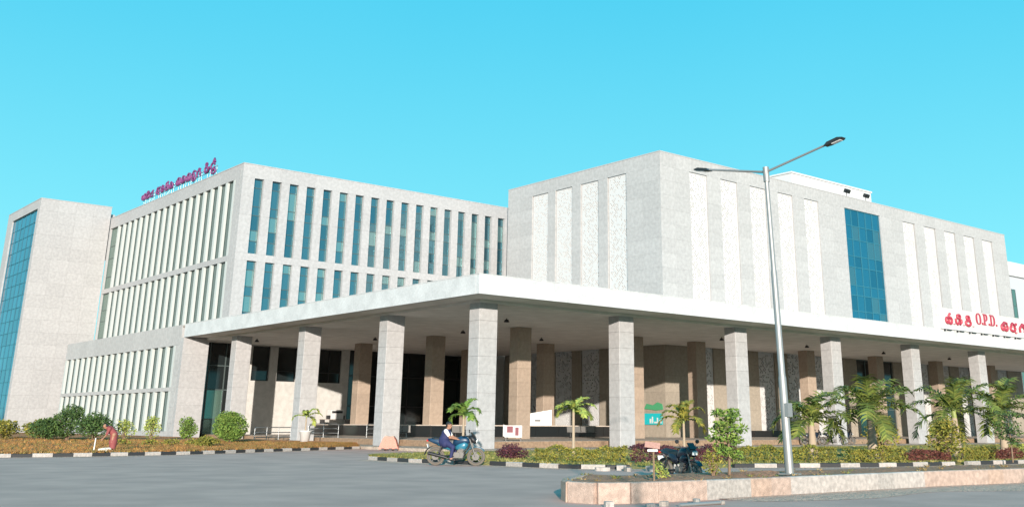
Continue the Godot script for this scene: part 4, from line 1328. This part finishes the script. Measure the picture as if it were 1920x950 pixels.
func rider(bike: Vector3, turn: float, sc: float) -> void:
	var o := thing("person", "person in dark blue clothes with white sleeves seated on the blue motorcycle", "person", bike, turn)
	o.scale = Vector3.ONE * sc
	var j := {hip = Vector3(-0.46, 0.86, 0), chest = Vector3(-0.38, 1.1, 0), neck = Vector3(-0.33, 1.25, 0), head = Vector3(-0.28, 1.375, 0),
		shl = Vector3(-0.36, 1.19, -0.17), ell = Vector3(-0.2, 0.99, -0.23), wrl = Vector3(0.02, 0.93, -0.13),
		shr = Vector3(-0.36, 1.19, 0.17), elr = Vector3(-0.18, 0.97, 0.24), wrr = Vector3(0.04, 0.92, 0.13),
		hpl = Vector3(-0.42, 0.84, -0.1), knl = Vector3(-0.06, 0.64, -0.24), anl = Vector3(-0.14, 0.24, -0.27), tol = Vector3(-0.01, 0.2, -0.28),
		hpr = Vector3(-0.42, 0.84, 0.1), knr = Vector3(-0.06, 0.64, 0.24), anr = Vector3(-0.12, 0.24, 0.27), tor = Vector3(0.02, 0.2, 0.28)}
	figure(o, j, Vector3(1, -0.1, 0.35), M.skin)
	var t := begin(true)
	flesh(t, [[j.hip - Vector3(0, 0.06, 0), j.chest, 0.19, 0.175], [j.chest, j.neck - Vector3(0, 0.05, 0), 0.14, 0.075], [j.chest, j.shl, 0.11, 0.08], [j.chest, j.shr, 0.11, 0.08], [j.hip, j.hip + Vector3(0.08, -0.1, 0.12), 0.18, 0.15], [j.hip, j.hip + Vector3(0.08, -0.1, -0.12), 0.18, 0.15]], 0.02, 0.05)
	part(o, "tunic", t, M.navy)
	t = begin(true)
	for s in ["l", "r"]: flesh(t, [[j["sh" + s], (j["sh" + s] + j["el" + s] * 2.0) / 3.0, 0.08, 0.062]], 0.016, 0.02)
	part(o, "sleeves", t, M.cloth_white)
	t = begin(true)
	for s in ["l", "r"]: flesh(t, [[j["hp" + s], j["kn" + s], 0.135, 0.082], [j["kn" + s], j["an" + s] + Vector3(0, 0.05, 0), 0.073, 0.055]], 0.02, 0.03)
	part(o, "trousers", t, M.navy)
	t = begin(true)
	flesh(t, [[j.head + Vector3(-0.03, 0.055, -0.01), j.head + Vector3(0.0, 0.06, 0.0), 0.1, 0.092], [j.head + Vector3(-0.07, 0.0, -0.02), j.head + Vector3(-0.1, -0.12, -0.02), 0.07, 0.045]], 0.012, 0.03)
	part(o, "hair", t, M.hair)
	t = begin(true)
	for s in ["l", "r"]: flesh(t, [[j["an" + s] - Vector3(0.03, 0.02, 0), j["to" + s], 0.045, 0.042]], 0.014, 0.02)
	part(o, "shoes", t, M.black)

func gardener(at: Vector3, turn: float) -> void:
	var o := thing("person", "person in a red sari bending over the dry lawn behind the kerb", "person", at, turn)
	o.scale = Vector3.ONE * 0.88
	var j := {hip = Vector3(0.06, 0.8, 0), chest = Vector3(-0.16, 1.03, 0), neck = Vector3(-0.29, 1.12, 0), head = Vector3(-0.4, 1.17, 0),
		shl = Vector3(-0.2, 1.06, -0.16), ell = Vector3(-0.3, 0.8, -0.2), wrl = Vector3(-0.42, 0.6, -0.14),
		shr = Vector3(-0.2, 1.06, 0.16), elr = Vector3(-0.28, 0.8, 0.2), wrr = Vector3(-0.43, 0.6, 0.12),
		hpl = Vector3(0.05, 0.78, -0.1), knl = Vector3(-0.03, 0.42, -0.11), anl = Vector3(0.05, 0.08, -0.11), tol = Vector3(-0.1, 0.035, -0.12),
		hpr = Vector3(0.05, 0.78, 0.1), knr = Vector3(-0.01, 0.42, 0.12), anr = Vector3(0.07, 0.08, 0.12), tor = Vector3(-0.08, 0.035, 0.13)}
	figure(o, j, Vector3(-0.8, -0.75, 0.1), M.skin)
	var t := begin(true)
	flesh(t, [[j.hip, j.chest, 0.17, 0.165], [j.chest, j.neck, 0.14, 0.08], [j.chest, j.shr, 0.11, 0.085], [j.chest, j.shl, 0.11, 0.085], [j.shl, j.ell, 0.08, 0.06], [j.shr, j.elr, 0.08, 0.06]], 0.02, 0.05)
	flesh(t, [[j.hip, Vector3(0.05, 0.42, 0), 0.17, 0.18], [Vector3(0.05, 0.42, 0), Vector3(0.06, 0.13, -0.05), 0.18, 0.14], [Vector3(0.05, 0.42, 0), Vector3(0.06, 0.13, 0.07), 0.18, 0.14]], 0.02, 0.06)
	part(o, "sari", t, M.sari)
	t = begin(true)
	flesh(t, [[j.head + Vector3(0.03, 0.03, 0), j.head + Vector3(0.07, 0.02, 0), 0.094, 0.085], [j.head + Vector3(0.1, 0.0, 0), j.head + Vector3(0.12, 0.0, 0), 0.05, 0.045]], 0.012, 0.03)
	part(o, "hair", t, M.hair)
	var s := thing("sack", "pale cloth sack lying on the lawn before the bending person", "sack", at + Vector3(-0.42, -0.02, 0.45))
	s.scale = Vector3.ONE * 0.7
	t = begin(true)
	flesh(t, [[Vector3(-0.3, 0.08, 0), Vector3(0.25, 0.1, 0), 0.13, 0.16], [Vector3(0.25, 0.1, 0), Vector3(0.42, 0.06, 0.06), 0.1, 0.05], [Vector3(-0.1, 0.1, 0.1), Vector3(0.1, 0.12, -0.1), 0.12, 0.1]], 0.03, 0.08)
	part(s, "cloth", t, M.sack)
	var k := thing("garden_stake", "thin white stake standing on the lawn beside the pale sack", "stake", at + Vector3(-0.85, -0.05, 0.35))
	t = begin(); tube(t, [Vector3(0, 0, 0), Vector3(0.02, 0.6, 0.02)], [0.03, 0.025], 6); part(k, "stick", t, M.cloth_white)

# ------------------------------------------------------------------ the place
func _ready() -> void:
	rng.seed = 7
	# camera: the lens is shifted, as the photograph is the lower part of a wider, tilted view
	var cam := Camera3D.new()
	add_child(cam)
	var yaw := deg_to_rad(40.68086); var pitch := deg_to_rad(17.55248); var roll := deg_to_rad(0.35349)
	var f := Vector3(sin(yaw), 0, -cos(yaw))
	var fw := f * cos(pitch) + Vector3.UP * sin(pitch)
	var up := Vector3.UP * cos(pitch) - f * sin(pitch)
	var rt := Vector3(cos(yaw), 0, sin(yaw))
	var r2 := rt * cos(roll) + up * sin(roll)
	var u2 := up * cos(roll) - rt * sin(roll)
	cam.transform = Transform3D(Basis(r2, u2, -fw), Vector3(0, EYE, 0))
	cam.near = 0.1
	cam.far = 3000.0
	cam.projection = Camera3D.PROJECTION_FRUSTUM
	cam.size = 0.1 * 950.0 / 1930.97
	cam.frustum_offset = Vector2((960.0 - 1051.87) / 1930.97, -(475.0 - 186.05) / 1930.97) * 0.1
	cam.current = true

	var sky := ProceduralSkyMaterial.new()
	sky.sky_top_color = lin(0.0, 0.31, 0.5)
	sky.sky_horizon_color = lin(0.23, 0.62, 0.64)
	sky.sun_angle_max = 60.0
	sky.sun_curve = 0.4
	sky.sky_curve = 0.2
	sky.ground_horizon_color = Color8(150, 150, 140)
	sky.ground_bottom_color = Color8(110, 100, 90)
	var haze := noise_tex(0.006, 0.0, 0.3, 1024, FastNoiseLite.TYPE_SIMPLEX_SMOOTH, 4, 21)
	haze.height = 512
	sky.sky_cover = haze
	sky.sky_cover_modulate = Color(0.5, 0.62, 0.66, 0.7)
	var env := Environment.new()
	env.background_mode = Environment.BG_SKY
	env.sky = Sky.new()
	env.sky.sky_material = sky
	env.tonemap_mode = Environment.TONE_MAPPER_LINEAR
	env.tonemap_exposure = 1.7
	env.sdfgi_enabled = true
	env.ssao_enabled = true
	env.ssil_enabled = true
	var we := WorldEnvironment.new()
	we.environment = env
	add_child(we)

	var sun := DirectionalLight3D.new()
	sun.light_energy = 1.6
	sun.light_color = Color(1.0, 0.955, 0.9)
	sun.light_angular_distance = 0.5
	sun.shadow_enabled = true
	add_child(sun)
	sun.look_at_from_position(Vector3(-4.0, 1, 5.3), Vector3.ZERO)

	make_materials()
	M.shaft = mat(lin(0.2, 0.24, 0.07), 0.6)

	# ground
	var t := begin()
	quad(t, Vector3(-1500, -0.06, 1500), Vector3(1500, -0.06, 1500), Vector3(1500, -0.06, -1500), Vector3(-1500, -0.06, -1500))
	setting("ground", t, M.earth)
	t = begin()
	quad(t, Vector3(-80, 0, 60), Vector3(180, 0, 60), Vector3(180, 0, -62), Vector3(-80, 0, -62))
	setting("road", t, M.road)
	var lf := [Vector2(-30, -50.5), Vector2(0, -47.6), Vector2(11.28, -46.76), Vector2(14.5, -46.6), Vector2(19.31, -47.6), Vector2(24.88, -50.6), Vector2(31.3, -53.7)]
	var lb := [Vector2(-30, -150), Vector2(-5, -140), Vector2(15, -128), Vector2(28, -117), Vector2(31.1, -100), Vector2(31.1, -84), Vector2(31.45, -54.2)]
	sheet("lawn", lf, lb, 0.13, 0.36, 0.12, M.dry_grass, 14)
	var inf := [Vector2(22.3, -37.3), Vector2(22.1, -33.57), Vector2(22.85, -30.11), Vector2(23.3, -26.7), Vector2(24.6, -25.35), Vector2(29.1, -24.05), Vector2(30.7, -23.1), Vector2(34.9, -21.6), Vector2(41.3, -20.85), Vector2(60, -18.5), Vector2(120, -12)]
	var inb := [Vector2(23.0, -38.0), Vector2(25.5, -40.0), Vector2(28.0, -41.6), Vector2(31.0, -42.8), Vector2(36, -42.9), Vector2(42, -42.9), Vector2(48, -42.9), Vector2(56, -42.9), Vector2(66, -42.9), Vector2(90, -42.9), Vector2(125, -42.9)]
	sheet("lawn", inf, inb, 0.125, 0.14, 0.06, M.lawn, 40, true)
	kerb(lf, 0.76, [], [M.paint_white, M.paint_black])
	var kin: Array = inf.slice(0, 10)
	kerb(kin, 0.8, [8, 16, 17, 19, 20, 33], [M.paint_white, M.paint_black, M.paint_white_b, M.paint_black])

	# median with its low painted wall
	var mw := [Vector2(15.7, -17.3), Vector2(14.3, -16.35), Vector2(13.4, -15.2), Vector2(13.85, -14.5), Vector2(16.14, -14.25), Vector2(19.14, -14.15), Vector2(23.75, -14.05), Vector2(27.47, -13.6), Vector2(40, -12.4), Vector2(60, -10.5)]
	kerb(mw, 0.62, [], [M.peach_b, M.peach_b, M.peach_b, M.peach_b, M.peach, M.peach_b, M.peach_b, M.peach_b, M.peach_b, M.peach_b, M.paint_white_b, M.paint_white_b, M.peach, M.peach_b, M.paint_white, M.paint_white, M.paint_white, M.paint_white, M.paint_white, M.paint_white_b, M.paint_white, M.paint_white], -0.2, 0.36, 0.2, 0.002, 0.0)
	var mb := [Vector2(15.8, -17.2), Vector2(15.7, -17.25), Vector2(15.8, -17.35), Vector2(16.0, -17.4), Vector2(17.2, -17.4), Vector2(19.4, -17.2), Vector2(24.0, -16.9), Vector2(27.6, -16.5), Vector2(40, -15.2), Vector2(60, -13.4)]
	sheet("flower_bed", mw, mb, 0.33, 0.3, 0.16, M.soil, 10)

	var df := [Vector2(16.5, -13.2), Vector2(19, -12.5), Vector2(22, -12.9), Vector2(24.5, -11.8), Vector2(27, -11.2), Vector2(31, -11.4), Vector2(36, -10.2), Vector2(45, -9.5)]
	var db := [Vector2(16.2, -14.1), Vector2(19, -14.05), Vector2(22, -14.0), Vector2(24.5, -13.9), Vector2(27, -13.6), Vector2(31, -13.2), Vector2(36, -12.7), Vector2(45, -11.8)]
	for line in [lf, kin]:
		var a := []; var b := []
		for i in line.size():
			var d: Vector2 = (line[mini(i + 1, line.size() - 1)] - line[maxi(i - 1, 0)]).normalized().orthogonal()
			a.append(line[i] - d * rng.randf_range(0.35, 0.8)); b.append(line[i] - d * 0.05)
		sheet("dusty_ground", a, b, 0.004, 0.016, 0.01, M.dust, 4)
	sheet("dusty_ground", df, db, 0.004, 0.02, 0.02, M.dust, 8)

	plaza()
	canopy()
	outpatient_block()
	ward_block()
	podium_block()
	tower_block()

	# farther building and hill at the right
	K = S
	var fb := thing("far_building", "bluish building with a white roof band beyond the stone block", "building", N(150, 0.3, -75))
	t = begin(); box2(t, Vector3(0, 0, -14), Vector3(40, 23.2, 0)); part(fb, "wall", t, M.far_wall)
	t = begin(); box2(t, Vector3(-0.4, 23.2, -14.4), Vector3(40.4, 25.3, 0.4)); part(fb, "roof_band", t, M.sign_white)
	for k in 6:
		for r in [[3.0, 6.0], [9.0, 6.0], [16.2, 5.0]]:
			glazing(fb, "window", Transform3D(Basis(), Vector3(5.1 + 5.0 * k, r[0], 0.02)), 1.2, r[1], 1, [0.5, 0.5], [M.glass_green], 0.08)
	K = 1.0
	t = begin(true)
	var hn := FastNoiseLite.new(); hn.frequency = 0.006
	var hp := func(i: int, k: int) -> Vector3:
		var x := 380.0 + 30.0 * i; var z := -120.0 - 30.0 * k
		var h := 105.0 * exp(-pow((x - 640.0) / 190.0, 2) - pow((z + 330.0) / 150.0, 2)) + 14.0 * hn.get_noise_2d(x, z) - 12.0
		return Vector3(x, h, z)
	for i in 18:
		for k in 14:
			quad(t, hp.call(i, k), hp.call(i + 1, k), hp.call(i + 1, k + 1), hp.call(i, k + 1))
	setting("hill", t, M.hill)

	signs()

	# lamps: one in the median, one behind the viewer whose shadow crosses the road
	street_lamp("tall galvanised double arm street lamp standing in the median bed", Vector3(19.9, 0.32, -15.2), Vector3(-0.121, 0, -0.104))
	street_lamp("tall galvanised double arm street lamp beside the open road", Vector3(-3.4, 0.0, 9.0), Vector3.ZERO)

	# vegetation on the island
	var big := "palms in the bed before the columns"
	palm("broad palm with a bulging foot and dark fronds beside the street lamp", Vector3(34.5, 0.12, -25.2), 1.3, 0.26, 0.11, 13, 1.75, 0.48, -0.3, 1.05, 1.5, PALM_GREEN, big)
	palm("largest palm with a bulging foot and arching fronds before the stone columns", Vector3(36.1, 0.12, -23.6), 1.6, 0.3, 0.12, 16, 2.15, 0.55, -0.25, 1.15, 1.5, PALM_GREEN, big)
	palm("palm with a bulging foot and dark drooping fronds between two columns", Vector3(41.6, 0.12, -23.2), 1.65, 0.27, 0.11, 14, 2.2, 0.55, -0.3, 1.1, 1.5, PALM_GREEN, big)
	palm("leafy palm behind the slender sapling at the kerb", Vector3(44.0, 0.12, -22.4), 1.7, 0.24, 0.11, 12, 1.95, 0.52, -0.3, 1.1, 1.5, PALM_GREEN, big)
	var small := "small palms on the lawn"
	palm("small palm on a thin trunk before the corner column", Vector3(26.8, 0.14, -37.4), 1.5, 0.07, 0.05, 9, 0.95, 0.26, -0.1, 1.3, 2.0, GREEN_MID, small)
	palm("small palm with a flat spreading crown behind the green hedge", Vector3(28.0, 0.14, -31.7), 1.75, 0.075, 0.05, 9, 1.0, 0.24, -0.2, 0.75, 1.4, GREEN_PALE, small)
	palm("small palm with yellowing fronds beside the purple hedge", Vector3(35.3, 0.14, -32.6), 1.35, 0.08, 0.05, 11, 1.25, 0.3, -0.3, 1.3, 1.7, GREEN_GOLD, small)
	palm("small potted palm with few fronds before the white wall", Vector3(30.9, 0.9, -59.4), 0.75, 0.05, 0.04, 6, 1.0, 0.24, 0.0, 1.0, 2.0, GREEN_PALE, small)
	var pot := thing("planter_pot", "tall white planter pot holding a small palm", "planter", Vector3(30.9, 0.15, -59.4))
	t = begin(); lathe(t, [Vector2(0.001, 0), Vector2(0.24, 0), Vector2(0.34, 0.72), Vector2(0.38, 0.74), Vector2(0.38, 0.8), Vector2(0.32, 0.8), Vector2(0.3, 0.72), Vector2(0.001, 0.72)], Vector3.ZERO, 18); part(pot, "shell", t, M.sign_white)
	t = begin(); lathe(t, [Vector2(0.3, 0.73), Vector2(0.001, 0.76)], Vector3.ZERO, 14); part(pot, "soil", t, M.soil)

	hedge("clipped green hedge between the purple shrub and the dark purple hedge", Vector3(24.1, 0.12, -29.3), Vector3(26.5, 0.12, -27.2), 0.47, 0.6, GREEN_GOLD, 900)
	hedge("dark purple hedge behind the parked black motorcycle", Vector3(26.6, 0.12, -27.1), Vector3(28.1, 0.12, -26.4), 0.55, 0.6, PURPLE_LEAF, 900)
	hedge("maroon hedge next to the leafy young tree", Vector3(28.2, 0.12, -26.35), Vector3(30.2, 0.12, -25.5), 0.52, 0.6, PURPLE_LEAF, 900)
	hedge("long clipped green hedge behind the street lamp foot", Vector3(30.4, 0.12, -25.4), Vector3(33.6, 0.12, -23.6), 0.5, 0.6, GREEN_GOLD, 800)
	hedge("yellowish clipped hedge in front of the largest palm", Vector3(33.9, 0.12, -23.4), Vector3(36.2, 0.12, -22.4), 0.45, 0.6, GREEN_GOLD, 800)
	hedge("low maroon hedge between the largest palm and a yellow bush", Vector3(36.3, 0.12, -22.4), Vector3(38.4, 0.12, -21.9), 0.36, 0.55, MAROON_LEAF, 800)
	hedge("green hedge around the foot of the dark drooping palm", Vector3(39.4, 0.12, -22.0), Vector3(41.6, 0.12, -21.8), 0.45, 0.6, GREEN_GOLD, 700)
	hedge("maroon hedge behind the slender sapling", Vector3(41.7, 0.12, -21.8), Vector3(43.6, 0.12, -21.6), 0.36, 0.55, MAROON_LEAF, 700)
	hedge("bright green hedge at the end of the planted bed", Vector3(43.8, 0.12, -21.6), Vector3(50.0, 0.12, -21.0), 0.5, 0.6, GREEN_PALE, 600)
	shrub("purple_shrub", "rounded purple shrub on the lawn behind the blue motorcycle", Vector3(25.1, 0.12, -31.9), 1.3, 0.55, PURPLE_LEAF, 1100, 0.05, 0.1)
	shrub("yellow_bush", "upright yellow green bush between maroon hedge and drooping palm", Vector3(38.8, 0.12, -22.1), 1.5, 1.55, GREEN_GOLD, 1100, 0.08, 0.05)
	shrub("yellow_bush", "bright yellow leafed bush behind the trunk of the largest palm", Vector3(38.3, 0.12, -24.6), 1.6, 1.7, [Color(0.34, 0.27, 0.03), Color(0.28, 0.23, 0.03), Color(0.2, 0.18, 0.03)], 500, 0.08, 0.2)
	small_tree("leafy young tree with broad leaves in the median bed", Vector3(18.3, 0.32, -15.6), 1.42, 0.76, 0.3, GREEN_MID, 1300, 0.055)
	small_tree("slender sapling with dark leaves at the kerb of the planted bed", Vector3(40.2, 0.1, -20.2), 1.9, 1.2, 0.35, GREEN_DARK, 900, 0.06, "sapling")
	shrub("low_weed", "low pale weed at the foot of the small post sign", Vector3(15.75, 0.3, -15.2), 0.35, 0.36, GREEN_PALE, 160, 0.04, 0.0)
	shrub("low_weed", "low yellow weed at the foot of the leafy young tree", Vector3(17.9, 0.3, -15.7), 0.5, 0.6, GREEN_GOLD, 220, 0.04, 0.0)

	# shrubs on the dry lawn at the left
	var row := "shrubs on the dry lawn"
	shrub("lawn_shrub", "pale yellow green shrub before the blue glass tower", Vector3(18.6, 0.26, -78), 2.4, 1.2, GREEN_GOLD, 1300, 0.1, 0.05, row)
	shrub("lawn_shrub", "loose pale shrub before the stone tower", Vector3(20.8, 0.26, -77), 2.6, 1.3, GREEN_GOLD, 1200, 0.1, 0.05, row)
	shrub("lawn_shrub", "low spreading dark green shrub before the tower foot", Vector3(20.2, 0.26, -73.5), 2.4, 1.35, GREEN_DARK, 1600, 0.09, 0.05, row)
	shrub("lawn_shrub", "tallest dark green shrub with an upright top", Vector3(21.3, 0.26, -73), 2.1, 2.15, GREEN_DARK, 2000, 0.09, 0.05, row)
	shrub("lawn_shrub", "rounded dark green shrub before the first fins", Vector3(22.2, 0.26, -70.9), 2.3, 1.75, GREEN_DARK, 2000, 0.09, 0.05, row)
	shrub("lawn_shrub", "thin pale shrub before the fins", Vector3(24.4, 0.28, -71.6), 1.5, 1.3, GREEN_PALE, 500, 0.08, 0.1, row)
	shrub("lawn_shrub", "thin pale green shrub with a rounded top before the fins", Vector3(25.4, 0.28, -69.6), 1.2, 1.45, GREEN_PALE, 520, 0.08, 0.2, row)
	shrub("lawn_shrub", "upright narrow green shrub before the end pier", Vector3(25.9, 0.28, -65), 1.2, 1.4, GREEN_MID, 1000, 0.08, 0.05, row)
	shrub("round_bush", "clipped round bright green bush before a stone column", Vector3(26.7, 0.25, -60.6), 2.1, 1.75, GREEN_MID, 5200, 0.075, 0.1)
	shrub("low_bush", "low pale green bush near the clipped round bush", Vector3(22.4, 0.2, -53.7), 1.15, 0.55, GREEN_GOLD, 600, 0.06, 0.05)
	for k in 5:
		shrub("low_bush", "low yellowish tuft bush in the row along the fin wall", Vector3([19.7, 20.9, 22.0, 23.1, 24.3][k], 0.2, [-58.0, -57.4, -57.5, -57.0, -57.3][k]), 1.0, 0.32, GREEN_GOLD, 200, 0.06, 0.0, "tuft bushes on the dry lawn")
	# tree behind the viewer whose shade falls on the road
	small_tree("broad street tree beside the road whose shade falls across the median", Vector3(9.6, 0, 12.2), 5.0, 3.2, 0.45, GREEN_DARK, 2600, 0.2, "street_tree")

	tufts("short dry brown grass of the wide lawn", lf, lb, 0.13, 0.36, 16000, 0.1, [Color(0.36, 0.18, 0.055), Color(0.42, 0.22, 0.07), Color(0.28, 0.14, 0.05), Color(0.24, 0.18, 0.05)], 0.6)
	tufts("short green and yellow grass of the planted island", inf, inb, 0.125, 0.14, 12000, 0.08, [Color(0.22, 0.22, 0.05), Color(0.3, 0.26, 0.07), Color(0.36, 0.28, 0.1), Color(0.16, 0.18, 0.04)], 0.9)
	tufts("dry weeds on the red soil of the median bed", mw, mb, 0.33, 0.31, 220, 0.06, [Color(0.3, 0.2, 0.08), Color(0.2, 0.2, 0.06), Color(0.35, 0.25, 0.12)], 1.0)

	# vehicles and people
	var bt := deg_to_rad(-48.6)
	var bike := motorcycle("blue and black motorcycle parked at the kerb with a seated rider", Vector3(21.86, 0.0, -30.9), bt, M.bike_blue, M.bike_cyan)
	bike.scale = Vector3(1.05, 0.95, 1.05)
	rider(Vector3(21.86, 0.0, -30.9), bt, 0.95)
	var dark := motorcycle("black motorcycle parked on the road behind the median bed", Vector3(20.3, 0.0, -18.9), deg_to_rad(-104), M.bike_black, M.bike_black)
	dark.scale = Vector3(0.95, 0.82, 0.95)
	var bk := "dark motorcycles parked under the canopy"
	for k in 3:
		var b: Vector3 = [Vector3(62.5, 0.15, -45.6), Vector3(64.6, 0.15, -45.2), Vector3(66.0, 0.15, -45.4)][k]
		copy(dark, "motorcycle", b, deg_to_rad([-30, -60, -20][k]), "black motorcycle parked under the canopy behind the palms", bk)
	gardener(Vector3(16.3, 0.15, -49.3), deg_to_rad(-18))

	# small things under the canopy
	railing("long steel railing with rounded ends before the white wall", Vector3(33.3, 0.15, -67.8), deg_to_rad(-10), 3.3, 0.95)
	railing("short steel railing next to the potted palm", Vector3(34.6, 0.492, -64.0), deg_to_rad(-20), 2.0, 0.85)
	railing("steel railing at the corner of the black granite platform", Vector3(38.5, 0.492, -62.5), deg_to_rad(-5), 3.0, 0.85)
	steel_bench("grey steel waiting bench between the barrier column and the platform", Vector3(37.6, 0.492, -60.2), deg_to_rad(-30))
	steel_bench("grey steel waiting bench before the black granite platform", Vector3(40.6, 0.492, -56.0), deg_to_rad(-20))
	steel_bench("grey steel waiting bench below the pierced screens", Vector3(52.5, 0.492, -58.5), deg_to_rad(-20))
	desk()
	road_barrier()
	rubble()
